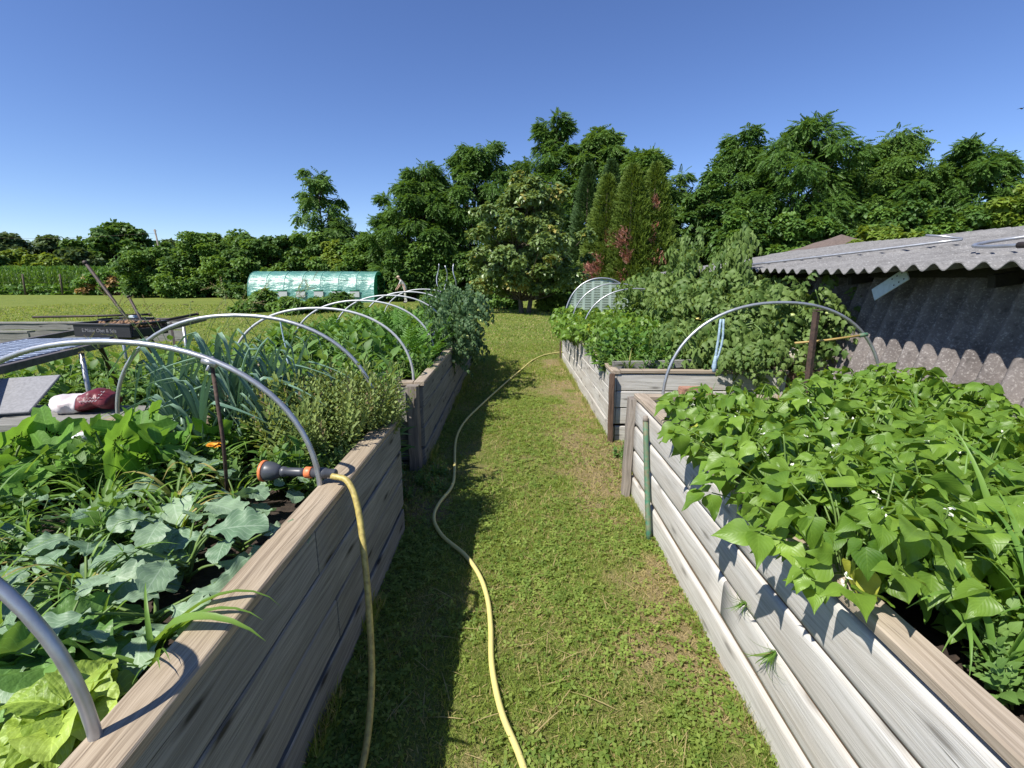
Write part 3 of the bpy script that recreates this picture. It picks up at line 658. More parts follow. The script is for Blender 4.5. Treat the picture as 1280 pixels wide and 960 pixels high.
def rope(name, label, cat, pts, r, mat, extra=None):
    o = np.array(pts[0]); t = thing(name, label, cat, o)
    mb = MB(); tube(mb, np.array(pts) - o, r, 6, seg=5); mb.build('cord', M[mat], t); return t
t = rope('twine', 'pale twine hanging from the first hoop of the left far bed', 'twine', [(-2.02, 4.2, 1.27), (-2.0, 4.19, 1.1), (-1.97, 4.18, .95), (-1.93, 4.18, .80)], .006, 'rope_blue')
mb = MB(); tube(mb, [(.03, -.01, -.30), (.05, -.02, -.36), (.06, -.02, -.42)], [.008, .02, .01], 6, seg=3); mb.build('knot', M['rope_blue'], t)
t = rope('rope', 'blue grey rope dangling from the grey hoop over the bean bed', 'rope', [(1.47, 3.4, 1.335), (1.463, 3.39, 1.2), (1.455, 3.39, 1.08), (1.45, 3.39, .96)], .009, 'rope_blue')
mb = MB(); tube(mb, [(.02, 0, 0), (.022, -.01, -.15), (-.005, -.01, -.30)], .008, 6, seg=4); tube(mb, [(-.015, -.01, -.26), (-.02, -.012, -.34), (-.02, -.012, -.38)], [.01, .018, .008], 6, seg=3); mb.build('loop', M['rope_blue'], t)
t = thing('garden_cane', 'yellow cane tied between the rusty post and the hoop', 'cane', (1.99, 3.36, 1.17))
mb = MB(); tube(mb, [(0, 0, 0), (.22, .0, .02), (.46, .0, .055)], .008, 8); mb.build('cane', M['cane'], t)
mb = MB(); tube(mb, [(.445, 0, .053), (.50, 0, .062)], .014, 8); mb.build('tie', M['green_paint'], t)
t = thing('angle_iron_post', 'rusty iron post standing upright among the bean plants', 'post', (2.05, 3.22, .5))
mb = MB(); box(mb, (0, 0, .44), (.030, .005, .92), 0, bev=.001); box(mb, (-.0125, .0165, .44), (.005, .028, .92), 0, bev=.001)
add = mb.build('shaft', M['rust'], t); add.rotation_euler = (0, R(-1.2), .4)
mb = MB(); box(mb, (-.012, .008, .909), (.05, .045, .008), .4, bev=.001); mb.build('top_plate', M['rust'], t)
t = thing('brick', 'worn orange brick lying on the end board of the bean bed', 'brick', (1.33, 3.39, .786), .05)
mb = MB(); bm = bmesh.new(); bmesh.ops.create_cube(bm, size=1)
for v in bm.verts: v.co = Vector((v.co.x * .225, v.co.y * .09, v.co.z * .06 + .03))
bmesh.ops.bevel(bm, geom=bm.edges[:], offset=.006, segments=2, affect='EDGES'); bmesh.ops.subdivide_edges(bm, edges=bm.edges[:], cuts=2, use_grid_fill=True)
for v in bm.verts: v.co += Vector((1, 1, 1)) * .003 * mnoise.noise(v.co * 60)
add_bm(mb, bm); bm.free(); mb.build('body', M['brick'], t)
mb = MB(); box(mb, (-.02, -.045, .034), (.10, .004, .022), 0, bev=.002); mb.build('mortar_patch', M['post_grey'], t)
# driftwood log by the shed
t = tag(MB.build((lambda m: (tube(m, [(-.26, .05, 0), (-.12, .02, .06), (.05, 0, .08), (.2, -.03, .03), (.3, -.05, -.05)], [.06, .09, .10, .085, .05], 14, seg=5), m)[1])(MB()), 'driftwood_log', M['log']), 'pale bleached log lying against the corrugated shed wall', 'log')
t.location = (2.98, 4.95, .74); t.rotation_euler = (0, R(8), .3)
t2 = thing('log_stand', 'low dark timber block beneath the bleached log', 'timber block', (2.98, 4.98, 0)); mb = MB(); board(mb, (-.25, -.1, 0), (.28, -.1, 0), (0, -1, 0), .66, .2, rough=.01); mb.build('block', M['post_brown'], t2)

# ------------------------------------------------------------------ hose and spray wand
t = thing('garden_hose', 'yellow garden hose snaking along the grass and up over the left bed edge', 'hose', (0, 2, 0))
zg = .022
run = [(2.6, 10.9, zg), (1.7, 10.75, zg), (.86, 10.26, zg), (.45, 9.5, zg), (.14, 8.28, zg), (-.12, 7.2, zg), (-.41, 5.9, zg), (-.54, 5.2, zg), (-.565, 4.6, zg), (-.49, 3.84, zg), (-.47, 3.5, zg), (-.53, 3.2, zg), (-.53, 2.98, zg), (-.44, 2.76, zg), (-.28, 2.55, zg), (-.18, 2.35, zg), (-.125, 2.15, zg), (-.10, 1.95, zg), (-.085, 1.72, zg), (-.04, 1.5, zg), (.035, 1.3, zg), (.09, 1.05, zg), (.06, .8, zg), (-.1, .62, zg), (-.32, .66, zg), (-.46, .9, zg), (-.495, 1.2, zg)]
fall = [(-.495, 1.2, zg), (-.505, 1.36, .04), (-.52, 1.5, .16), (-.545, 1.6, .36), (-.575, 1.68, .56), (-.615, 1.76, .73), (-.665, 1.81, .815), (-.735, 1.83, .83)]
off = np.array((0, -2, 0.))
mb = MB(); tube(mb, np.array(run) + off, .0125, 10, seg=6); mb.build('ground_run', M['hose'], t)
mb = MB(); tube(mb, np.array(fall) + off, .0125, 10, seg=8); mb.build('hanging_end', M['hose_dirty'], t)
t = thing('spray_wand', 'grey and orange watering wand lying on the brown cap board', 'spray wand', (-.78, 1.86, .83), R(175))
def lathe(prof, mat, name, axis_pts=None):
    mb = MB(); p = np.array([(x, 0, 0) for x, r in prof]); tube(mb, p, np.array([r for x, r in prof]), 18); return mb.build(name, M[mat], t)
def lathe2(prof, mat, name):
    mb = MB(); n = len(prof); A = np.linspace(0, 2 * PI, 18, endpoint=False)
    V = np.array([(x, r * np.cos(a), r * np.sin(a)) for x, r in prof for a in A])
    mb.add(V, [grid_faces(n, 18, True), np.array([np.arange(18)[::-1], (n - 1) * 18 + np.arange(18)])]); return mb.build(name, M[mat], t)
lathe2([(-.055, .015), (-.05, .019), (-.015, .019), (-.012, .023), (.02, .024), (.025, .02), (.05, .019)], 'grey_plastic', 'coupling')
lathe2([(.05, .022), (.053, .024), (.075, .024), (.078, .021)], 'orange_plastic', 'trigger_ring')
lathe2([(.078, .019), (.10, .0185), (.16, .018), (.165, .022), (.178, .022), (.183, .018)], 'grey_plastic', 'handle')
lathe2([(.183, .018), (.195, .028), (.215, .037), (.235, .041), (.25, .041)], 'grey_plastic', 'head')
lathe2([(.25, .043), (.252, .045), (.262, .045), (.264, .042), (.264, .03), (.262, .0)], 'orange_plastic', 'rose_ring')

# ------------------------------------------------------------------ shed
t = thing('shed', 'low grey shed with corrugated roof and leaning corrugated wall', 'shed', (3.4, 6, 0))
WL = .177
def corr(y, amp): return amp * np.cos(2 * PI * y / WL)
ys = np.arange(1.6, 10.75, WL / 12)
step = np.floor((ys - 1.6) / (WL * 6.0))
mb = MB(); us = np.linspace(0, 1, 9); V = []; uv = []
for y, k in zip(ys, step):
    for u in us:
        sag = .01 * math.sin(k * 2.3) + .012 * math.sin(y * 1.1)
        z = 1.62 * (1 - u) + .02 * u; x = 3.56 * (1 - u) + 3.12 * u + sag * u + .008 * (k % 2)
        V.append((x - 3.4 - corr(y, .042), y - 6, z)); uv.append((y, z))
V = np.array(V); n = len(V); mb.add(V, [grid_faces(len(ys), 9)], uv); mb.build('wall_sheet', M['sheet_wall'], t)
mb = MB(); us = np.linspace(0, 1, 22); V = []; V2 = []
for y in ys:
    for u in us:
        x = 3.03 + u * 3.1; rowk = math.floor(u * 2.6)
        z = 1.70 + (x - 3.03) * .162 + corr(y, .026) - .018 * (u * 2.6 - rowk) + .012 * math.sin(y * .9 + 1) + .01 * math.sin(y * 2.3)
        xo = x + .014 * math.sin(math.floor((y - 1.6) / (WL * 5)) * 2.6) * (u == 0)
        V.append((xo - 3.4, y - 6, z)); V2.append((xo - 3.4, y - 6, z - .008))
mb.add(V, [grid_faces(len(ys), 22)[:, ::-1]]); mb.add(V2, [grid_faces(len(ys), 22)])
m_ = len(ys); a = np.arange(m_) * 22; n = m_ * 22
mb.add(np.concatenate([np.array(V)[a], np.array(V2)[a]]), [np.array([(i, i + 1, m_ + i + 1, m_ + i) for i in range(m_ - 1)])], smooth=False)
e0 = np.arange(22) + (m_ - 1) * 22
mb.add(np.concatenate([np.array(V)[e0], np.array(V2)[e0]]), [np.array([(i, i + 1, 22 + i + 1, 22 + i) for i in range(21)])], smooth=False)
mb.build('roof_sheet', M['sheet_roof'], t)
for c_, s_ in (((.16, .15, 1.655), (.07, 9.0, .07)), ((1.6, .15, 1.88), (.07, 9.0, .07)), ((2.6, .15, 2.05), (.07, 9.0, .07))): mb = MB(); box(mb, c_, s_); mb.build('roof_beam', M['dark_void'], t)
for y in np.arange(-4, 4.7, 1.45): mb = MB(); box(mb, (1.25, y, 1.80), (2.6, .06, .09), rot=Matrix.Rotation(-.16, 3, 'Y')); mb.build('rafter', M['dark_void'], t)
for c_, s_ in (((1.5, 4.62, .9), (2.6, .05, 1.7)), ((2.83, .15, 1.0), (.05, 9.0, 1.96)), ((1.5, -4.3, .9), (2.6, .05, 1.7))): mb = MB(); box(mb, c_, s_); mb.build('board_wall', M['wood_grey'], t)
mb = MB(); box(mb, (0, 0, 0), (.012, .36, .115), bev=.002)
pl = mb.build('metal_plate', M['plate'], t); pl.location = (-.10, -1.72, 1.56); pl.rotation_euler = (R(-32), R(4), R(4))
for i in range(3):
    for s in (-1, 1): mb = MB(); tube(mb, [(-.009, -.14 + i * .05, s * .03), (-.005, -.14 + i * .05, s * .03)], .006, 8); mb.build('screw_hole', M['dark_void'], pl)
def roofz(x): return 1.70 + (x - 3.03) * .162 + .045
t = thing('loose_pipe', 'thin pale pipe lying across the grey shed roof', 'pipe', (3.6, 6.0, roofz(3.6)))
mb = MB(); tube(mb, [(-.25, .9, -.04), (.4, -.1, .065), (.95, -.95, .16)], .014, 8, seg=5); tube(mb, [(.95, -.95, .165), (.85, -.82, .20), (.78, -.7, .22)], .012, 8); mb.build('pipe', M['steel'], t)
t = thing('bent_hoop', 'bent pipe hoop lying flat on the near roof sheets', 'hoop', (3.7, 3.5, roofz(3.7) + .005))
mb = MB(); a = np.linspace(.35, 1.75 * PI, 40); px_ = .42 * np.cos(a) + .25; py_ = .62 * np.sin(a)
tube(mb, np.stack([px_, py_, .162 * px_ + .01], 1), .014, 8); mb.build('pipe', M['steel'], t)
mb = MB(); tube(mb, [(-.17, -.2, -.02), (-.2, -.05, -.02)], .022, 8); mb.build('clip', M['black_metal'], t)
t = thing('white_tube', 'short white plastic tube lying on the near roof corner', 'tube', (3.75, 3.05, roofz(3.75) + .01))
mb = MB(); tube(mb, [(-.2, .25, -.032), (.2, -.3, .033)], .022, 12); mb.build('pipe', M['white_plastic'], t)

# hut with hip roof behind the shed
t = thing('hut', 'small hut with brown hipped roof overgrown by yellow vine', 'hut', (9.6, 14.6, 0))
mb = MB(); box(mb, (0, 0, 1.05), (3.0, 3.0, 2.1)); mb.build('wall', M['wood_grey'], t)
mb = MB(); s, ap = 1.9, 2.85
for k in range(4):
    M4 = Matrix.Rotation(k * PI / 2, 3, 'Z'); n = 9; V = []
    for i in range(n):
        u = i / (n - 1)
        for j in np.linspace(-1, 1, 12): p = M4 @ Vector((j * s * (1 - u), -s * (1 - u), 2.02 + (ap - 2.02) * u - .02 * ((i % 2)))); V.append(tuple(p))
    mb.add(V, [grid_faces(n, 12)], None, .5, 0, False)
mb.build('roof', plain('brown_roof_tile', (.16, .12, .10), .9, 0, .4, 14, .4), t)

# ------------------------------------------------------------------ metal table with crate
t = thing('trestle_table', 'old metal frame table with slatted grid top on thin legs', 'table', (-4.8, 5.3, 0), math.atan2(.276, .961))
def rail(mb, a, b, w=.05, hh=.06):
    a = Vector(a); b = Vector(b); d = b - a; M3 = d.to_track_quat('X', 'Z').to_matrix()
    box(mb, (a + b) / 2, (d.length, w, hh), rot=M3, bev=.003)
mb = MB(); zt = .95
for x in (-.46, .46): rail(mb, (x, -2.6, zt), (x, 2.7, zt))
for y in (-2.6, -.1, 2.7): rail(mb, (-.43, y, zt - .002), (.43, y, zt - .002))
mb.build('frame', plain('grey_brown_angle_iron', (.16, .14, .125), .6, .3, .4, 20), t)
mb = MB()
for k in range(54):
    y = -2.55 + k * .046; pts = [(x, y + .012 * math.sin(x * 24 + k % 2 * PI), zt + .028) for x in np.linspace(-.43, .43, 22)]
    tube(mb, pts, .006, 5)
for x in (-.2, .1, .3): tube(mb, [(x, -2.58, zt + .018), (x, -.1, zt + .018)], .006, 5)
mb.build('grid_top', plain('blue_grey_grid', (.10, .13, .20), .4, .6, .3, 20), t)
for x, y, lx, ly in ((.44, -.9, 0, 0), (-.44, -.9, -.05, .1), (.40, 1.9, .0, -.05), (-.40, 1.9, 0, 0), (.44, -2.5, 0, 0), (-.44, -2.5, 0, 0)):
    mb = MB(); tube(mb, [(x + lx, y + ly, 0), (x, y, zt - .03)], .022, 8); mb.build('leg', M['steel'], t)
for a_, b_ in (((.1, 2.3, .93), (.46, 1.3, .02)), ((.44, -.55, .92), (.2, .35, .03))): mb = MB(); rail(mb, a_, b_, .035, .035); mb.build('brace', M['black_metal'], t)
# rods laid on / leaning at the table
def rod(label, a, b, r=.016, name='iron_rod'):
    o = np.array(a, float); q = thing(name, label, 'iron rod', o); mb = MB(); d = np.array(b) - o
    tube(mb, [(0, 0, 0), d * .5 + (0, 0, -.004), d], r, 6); tube(mb, [d * .985, d * 1.004], r * 1.4, 6); mb.build('shaft', M['black_metal'], q)
rod('long dark rod tilting up steeply beside the black crate', (-3.92, 5.55, .30), (-5.05, 5.85, 1.80), .019)
rod('short dark rod leaning against the long tilted one', (-4.28, 5.75, .75), (-4.60, 5.85, 1.40), .017)
rod('dark bar propped level above the crate', (-5.95, 6.0, 1.14), (-4.63, 6.2, 1.16), .016)
rod('dark bar propped askew beneath the level bar', (-4.9, 5.9, 1.0), (-4.25, 6.55, 1.14), .018)
t = thing('crate', 'black plastic crate of bulbs on the metal table', 'crate', (-4.42, 5.45, .985), R(-9))
w_, d_, h_ = .72, .46, .14
mb = MB()
box(mb, (0, 0, .006), (w_, d_, .012)); box(mb, (0, -d_ / 2, h_ / 2), (w_, .016, h_ - .0)); box(mb, (0, d_ / 2, h_ / 2), (w_, .016, h_))
for x in (-1, 1): box(mb, (x * w_ / 2, 0, h_ * .32), (.016, d_ - .02, h_ * .6)); box(mb, (x * w_ / 2, 0, h_ * .94), (.018, d_ - .02, h_ * .14))
mb.build('shell', M['crate'], t)
mb = MB()
for y in (-1, 1): box(mb, (0, y * (d_ / 2 + .004), h_), (w_ + .04, .035, .02))
for x in (-1, 1): box(mb, (x * (w_ / 2 + .004), 0, h_ + .001), (.035, d_ - .02, .02))
mb.build('rim', M['crate'], t)
mb = MB(); V = rnd_dirs(30, -1, 1)
for k in range(110):
    bm = bmesh.new(); bmesh.ops.create_icosphere(bm, subdivisions=1, radius=.016 + .012 * RNG.random())
    add_bm(mb, bm, Matrix.Translation((RNG.uniform(-.15, .33), RNG.uniform(-.2, .2), .10 + .05 * RNG.random())), RNG.random(), 0, True); bm.free()
tag(mb.build('bulbs', plain('dry_bulbs', (.26, .15, .07), .8, 0, .5, 15, 0, (.1, .05, .03)), t), kind='stuff')
cu = bpy.data.curves.new('crate_lettering', 'FONT'); cu.body = 'E.Mäkle Obst & Sala'; cu.size = .054; cu.extrude = .0008; cu.align_x = 'CENTER'
tmp = bpy.data.objects.new('tmp', cu); C.objects.link(tmp); bpy.context.view_layer.update()
me = bpy.data.meshes.new_from_object(tmp.evaluated_get(bpy.context.evaluated_depsgraph_get())); bpy.data.objects.remove(tmp)
lt = bpy.data.objects.new('lettering', me); C.objects.link(lt); lt.parent = t; lt.location = (-.03, -d_ / 2 - .0105, .055); lt.rotation_euler = (PI / 2, 0, 0); me.materials.clear(); me.materials.append(M['grey_panel'])
t = thing('small_crate', 'open black tray stacked behind the crate under the bars', 'crate', (-4.75, 5.95, .985), R(-6))
mb = MB(); box(mb, (0, 0, .01), (.5, .3, .02)); box(mb, (0, -.15, .11), (.5, .015, .05)); box(mb, (0, .15, .08), (.5, .015, .14))
for x in (-1, 1): box(mb, (x * .25, 0, .08), (.015, .28, .14))
mb.build('shell', M['crate'], t)
mb = MB(); box(mb, (.1, 0, .165), (.09, .06, .03)); mb.build('blue_clip', M['plate'], t)

# timber stack with panel and bag beyond the left bed corner
t = thing('timber_stack', 'low stack of old timber beyond the corner of the left bed', 'timber', (-3.2, 3.25, 0))
mb = MB()
for k in range(7): board(mb, (-.7, -.28 + .03 * (k % 2), .1 * k), (.55, -.28 + .03 * (k % 3), .1 * k), (0, -1, 0), .096, .5, rough=.006)
mb.build('planks', M['wood_grey'], t)
t = tag(MB.build((lambda m: (box(m, (0, 0, 0), (.55, .42, .018)), m)[1])(MB()), 'grey_panel', M['grey_panel']), 'speckled grey panel tilted on the timber at the left edge', 'panel')
t.location = (-3.62, 3.3, .80); t.rotation_euler = (R(26), R(-2), R(12))
t = thing('feed_sack', 'crumpled white and dark red sack lying on the timber stack', 'sack', (-3.02, 3.30, .70), R(8)); t.scale = (.5, .62, .7)
def sackpart(x0, x1, mat, name, seed):
    mb = MB(); nx, ny = 22, 18; V = []
    for i in range(nx):
        u = x0 + (x1 - x0) * i / (nx - 1)
        for j in range(ny):
            a = 2 * PI * j / ny; ex = math.sqrt(max(.02, 1 - (abs(u) / .43) ** 4))
            r = 1 + .22 * mnoise.noise(Vector((u * 7, math.cos(a) * 1.6 + seed, math.sin(a) * 1.6))) + .08 * mnoise.noise(Vector((u * 22, a * 3, seed)))
            V.append((u, math.cos(a) * .20 * ex * r, max(0, .085 + math.sin(a) * .10 * ex * r + .03 * math.sin(u * 9))))
    mb.add(V, [grid_faces(nx, ny, True), np.array([np.arange(ny)[::-1], (nx - 1) * ny + np.arange(ny)])]); return mb.build(name, M[mat], t)
sackpart(-.38, .0, 'bag_white', 'white_half', 1); sackpart(.0, .36, 'bag_red', 'red_half', 1)
mb = MB(); rr = np.random.default_rng(4)
for k in range(26):                                      # rows of illegible pale print on the red half
    u = .12 + .20 * rr.random(); row = k % 4; pass
for row in range(4):
    mb = MB(); xs_ = np.linspace(.08, .30, 40); tube(mb, np.stack([xs_, -.205 + .05 * row + .006 * np.sin(xs_ * 260), .13 + .02 * row + .008 * np.cos(xs_ * 170)], 1), .0035, 5); mb.build('print_line', M['bag_white'], t)
t = thing('plastic_tube', 'white plastic pipe end lying in the weeds of the left bed', 'tube', (-2.3, 2.45, .79), .5)
mb = MB(); tube(mb, [(-.14, -.10, -.02), (.2, .06, .03)], .03, 12); mb.build('pipe', M['white_plastic'], t)
mb = MB(); tube(mb, [(.2, .06, .03), (.35, .13, .05)], .012, 8); mb.build('rod', M['black_metal'], t)

# spiral stakes
for k, (x, y, top) in enumerate(((-1.30, 8.85, 1.86), (-1.2, 8.9, 1.83), (-1.06, 8.8, 1.86))):
    mb = MB(); zz = np.linspace(.6, top, 30); tube(mb, np.stack([.03 * np.sin(zz * 11 + k * 2) + .03 * (zz - .6) * (k - 1), .03 * np.cos(zz * 11 + k * 2), zz], 1), .010, 6)
    o = thing('spiral_stake', 'wavy metal plant stakes above the tomato in the left far bed', 'plant stake', (x, y, 0), 0, 'wavy stakes in the left far bed'); mb.build('shaft', M['steel'], o)

# ------------------------------------------------------------------ bed plants
class Kind:
    """a few modelled individuals of one kind; later ones are copies"""
    def __init__(s, name, cat): s.name, s.cat, s.protos, s.fresh, s.i = name, cat, [], [], 0
    def proto(s, parts):
        r = thing(s.name, None, s.cat, (0, 0, 0))
        for nm, mb, mat in parts: mb.build(nm, M[mat] if isinstance(mat, str) else [M[k] for k in mat], r)
        s.protos.append(r); s.fresh.append(True); return r
    def place(s, x, y, z, sc_=1.0, rz=None, label='', group=None):
        k = s.i % len(s.protos); s.i += 1; rz = RNG.uniform(0, 6.28) if rz is None else rz
        if s.fresh[k]:
            s.fresh[k] = False; r = s.protos[k]; r.location = (x, y, z); r.rotation_euler = (0, 0, rz); r.scale = (sc_,) * 3 if np.isscalar(sc_) else sc_
            tag(r, label, None, group); return r
        r = dup(s.protos[k], (x, y, z), rz, sc_, label)
        if group: r['group'] = group
        elif 'group' in r: del r['group']
        return r

def bean_proto(nl=26, rad=.26, ht=.36):
    fo, st, fls = MB(), MB(), []
    for i in range(nl):
        a = RNG.uniform(0, 6.28); r = rad * math.sqrt(RNG.random()); z = ht * (.45 + .55 * RNG.random()) * (1 - .35 * (r / rad) ** 2)
        p = np.array([r * math.cos(a), r * math.sin(a), z]); d = np.array([math.cos(a) + RNG.normal(0, .5), math.sin(a) + RNG.normal(0, .5), RNG.uniform(-.55, .15)])
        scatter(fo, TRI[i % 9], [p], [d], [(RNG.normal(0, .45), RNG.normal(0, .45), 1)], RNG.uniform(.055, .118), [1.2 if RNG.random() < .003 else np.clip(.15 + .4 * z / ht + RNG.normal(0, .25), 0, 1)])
        tube(st, [(0, 0, -.02), p * (.5, .5, .7), p], [.004, .003, .0025], 5, seg=3)
        if i % 12 == 0:
            q = p * (.9, .9, 1) + (0, 0, .01); fl = MB(); tube(fl, [p * (.7, .7, .7), q, q + (0, 0, .02)], .002, 4, mat=1)
            for k in range(3): scatter(fl, L_small, [q + RNG.normal(0, .010, 3)] * 2, rnd_dirs(2, 0, 1), [(0, 0, 1)], .013)
            fls.append(('flower', fl, ('flower_w', 'stem')))
    return [('foliage', fo, 'bean'), ('stems', st, 'stem')] + fls
def sprig_proto(n, rad, L, mat, lean=.6, sp=SPRIG, up=.25, stem=True):
    fo, st = MB(), MB()
    for i in range(n):
        a = RNG.uniform(0, 6.28); r = rad * math.sqrt(RNG.random()) * .6; d = np.array([math.cos(a) * lean * RNG.random(), math.sin(a) * lean * RNG.random(), 1 + up * RNG.random()])
        p = np.array([r * math.cos(a), r * math.sin(a), 0.]); l = L * RNG.uniform(.55, 1.1)
        scatter(fo, sp[i % len(sp)], [p], [d], [(math.cos(a + 1), math.sin(a + 1), .2)], l, [RNG.random()])
        if stem: dd = nrm(d); tube(st, [p, p + dd * l * .5, p + dd * l], [.004, .003, .0015], 5)
    return [('foliage', fo, mat)] + ([('stems', st, 'stem')] if stem else [])
def blade_proto(n, L, mat='blade', w=.012, spread=.9, seed=0):
    fo = MB(); SB = [strap(1, w / L, 8, b, .5, None, .25) for b in (.9, 1.5, 2.1, 2.5)]
    for i in range(n):
        a = RNG.uniform(0, 6.28); d = np.array([math.cos(a) * spread * RNG.random(), math.sin(a) * spread * RNG.random(), 1.]); o = np.array([math.cos(a), math.sin(a), 0])
        scatter(fo, SB[i % 4], [o * .02 * RNG.random()], [d], [-o], L * RNG.uniform(.5, 1.1), [RNG.random()])
    return [('blades', fo, mat)]
def leaf_rosette(n, tm, L, mat, stalk, tilt=(.2, 1.0), hgt=.1, stemr=.005, nz=.3):
    fo, st = MB(), MB()
    for i in range(n):
        a = i * 2.4 + RNG.normal(0, .25); e = RNG.uniform(*tilt); d = np.array([math.cos(a) * math.cos(e), math.sin(a) * math.cos(e), math.sin(e)])
        k = stalk * RNG.uniform(.5, 1.1); p = d * k + np.array([0, 0, hgt * i / n]); l = L * RNG.uniform(.65, 1.1); dd = d * (1, 1, .3) + (0, 0, -.1) + (RNG.normal(0, .25, 3) if nz > .5 else 0)
        scatter(fo, tm[i % len(tm)], [p], [dd], [np.array([-d[0] * .2, -d[1] * .2, 1.]) + RNG.normal(0, nz, 3)], l, [RNG.random()])
        tube(st, [(0, 0, hgt * i / n - .02), p * (.6, .6, .7), p + nrm(dd) * l * .1], [stemr, stemr * .8, stemr * .5], 6, seg=3)
    return [('leaves', fo, mat), ('stalks', st, 'stem')]

bean = Kind('bean_plant', 'bean plant')
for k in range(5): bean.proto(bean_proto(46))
def far_from(x, y, pts, d): return all((x - a) ** 2 + (y - b) ** 2 > d * d for a, b in pts)
LB = 'bush bean plant with broad pointed leaves in the bleached log bed'
for iy, yy in enumerate(np.arange(1.28, 3.25, .215)):
    for ix, xx in enumerate(np.arange(1.08, 2.62, .25)):
        x = xx + RNG.normal(0, .04) + .1 * (iy % 2); y = yy + RNG.normal(0, .04)
        if (y > 2.2 and x < 1.12) or (y > 2.6 and x < 1.32) or (y > 2.66 and x < 1.8) or (y > 3.05 and x < 2.2): continue
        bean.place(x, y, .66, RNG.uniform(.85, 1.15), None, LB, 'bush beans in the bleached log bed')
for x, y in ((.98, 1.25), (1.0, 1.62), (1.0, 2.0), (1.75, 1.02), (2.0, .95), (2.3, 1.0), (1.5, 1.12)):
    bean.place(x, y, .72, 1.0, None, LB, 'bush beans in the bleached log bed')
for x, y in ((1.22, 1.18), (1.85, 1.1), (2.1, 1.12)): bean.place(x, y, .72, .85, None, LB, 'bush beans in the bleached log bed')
# weeds at the near end of the bean bed, grass beneath the hoop
blades = Kind('weed_grass', 'grass tuft')
for k in range(4): blades.proto(blade_proto(16, .38))
wide = Kind('broad_grass', 'grass tuft')
for k in range(3): wide.proto(blade_proto(7, .50, 'blade', .014, 1.0))
thin = Kind('fine_grass', 'grass tuft')
for k in range(3): thin.proto(blade_proto(26, .24, 'blade', .006, .8))
weed = Kind('leafy_weed', 'weed')
for k in range(3): weed.proto(sprig_proto(16, .13, .17, 'weed2', .9))
mint = Kind('leafy_herb', 'herb')
for k in range(3): mint.proto(sprig_proto(18, .14, .26, 'weed', .7))
for x, y in ((1.25, 1.0), (1.16, .78), (1.28, .74), (1.42, .85), (1.55, .98), (1.2, .6), (1.4, .62), (1.6, .7), (1.75, .75), (1.16, .95), (1.8, .9), (1.33, .5), (1.15, .88), (1.5, .76), (1.2, .68), (1.3, .9), (1.2, .92), (1.4, .98), (1.65, .88), (1.9, .7), (1.36, .7), (1.2, .84), (1.26, .66), (1.45, .92), (1.58, .82), (1.7, .98), (1.82, .62), (1.5, .66), (1.22, 1.04), (1.38, 1.06), (2.0, .82)):
    weed.place(x, y, .69, RNG.uniform(.6, .9), None, 'low leafy weed at the near end of the bean bed', 'weeds at the near end of the bean bed')
for x, y in ((1.3, 1.02), (1.55, 1.1), (1.42, 1.22), (1.72, 1.35), (1.15, 1.1), (1.9, 1.7), (1.35, 1.8), (1.6, 2.2), (2.1, 2.4), (1.8, 2.9), (1.5, 1.45), (1.75, 1.05), (2.05, 1.3), (1.25, 1.35), (1.1, .92), (1.2, .9), (1.35, .95), (1.48, .88), (1.3, .8), (1.6, 1.0), (1.75, .9)):
    wide.place(x, y, .74, RNG.uniform(.85, 1.15), None, 'broad bladed grass growing up through the bush beans', 'grasses among the bush beans')
for x, y in ((1.35, 3.2), (1.5, 3.15), (1.62, 3.25), (1.75, 3.1), (1.9, 3.3), (1.45, 3.3), (1.25, 3.05), (2.2, 3.3), (2.4, 3.3), (1.6, 3.05), (1.35, 2.9), (1.2, 2.85)):
    thin.place(x, y, .68, RNG.uniform(.8, 1.2), None, 'fine grass tuft under the grey hoop in the bean bed', 'fine grasses under the grey hoop')
t = thin.place(.90, 1.62, .40, .36, None, 'upper small grass tuft sprouting from the bleached board wall'); t.rotation_euler = (0, R(-105), .3)
t = thin.place(.90, 1.40, .375, .5, None, 'lower larger grass tuft sprouting from the bleached board wall'); t.rotation_euler = (0, R(-110), .2)
for x, y in ((2.8, 3.7), (2.7, 4.1), (2.95, 4.4), (2.5, 3.8), (2.85, 3.9), (3.0, 4.15), (2.3, 3.9)): thin.place(x, y, 0, (2.2, 2.2, 3.3), None, 'tall blue green grass between bed and shed wall', 'tall grasses by the shed')

# --- right far bed
leafy = Kind('strawberry_plant', 'strawberry plant')
TRO = [joined([(leaf(5, 2, ov(.5, .8), .2, .3, .03, 3), (0, .2, 0), (0, 1, -.2), (0, 0, 1), .8), (L_oval, (0, .2, 0), (1, .3, -.2), (0, 0, 1), .85), (L_oval, (0, .2, 0), (-1, .3, -.2), (0, 0, 1), .85)])]
def leafy_proto():
    f = bean_proto(38, .27, .40)[:2]; return f
for k in range(3): leafy.proto(leafy_proto())
for y in np.arange(6.2, 9.4, .36):
    for x in np.arange(1.08, 2.3, .33):
        leafy.place(x + RNG.normal(0, .05), y + RNG.normal(0, .06), .68, RNG.uniform(.95, 1.2), None, 'bright broad leaved plant at the back of the leafy right bed', 'broad leaved plants of the right far bed')
for x, y in ((.99, 7.6), (.98, 8.0), (1.0, 8.4), (1.0, 8.9), (1.02, 7.2)): leafy.place(x, y, .58, 1.05, None, 'bright leafy plant spilling over the bleached plank wall', 'plants spilling over the right far bed')
for y in np.arange(4.95, 6.3, .25):
    for x in np.arange(1.12, 2.3, .24):
        (weed if RNG.random() < .55 else mint).place(x + RNG.normal(0, .05), y + RNG.normal(0, .05), .62, RNG.uniform(1.0, 1.6), None, 'low weedy herb in the front half of the right far bed', 'weedy herbs of the right far bed')
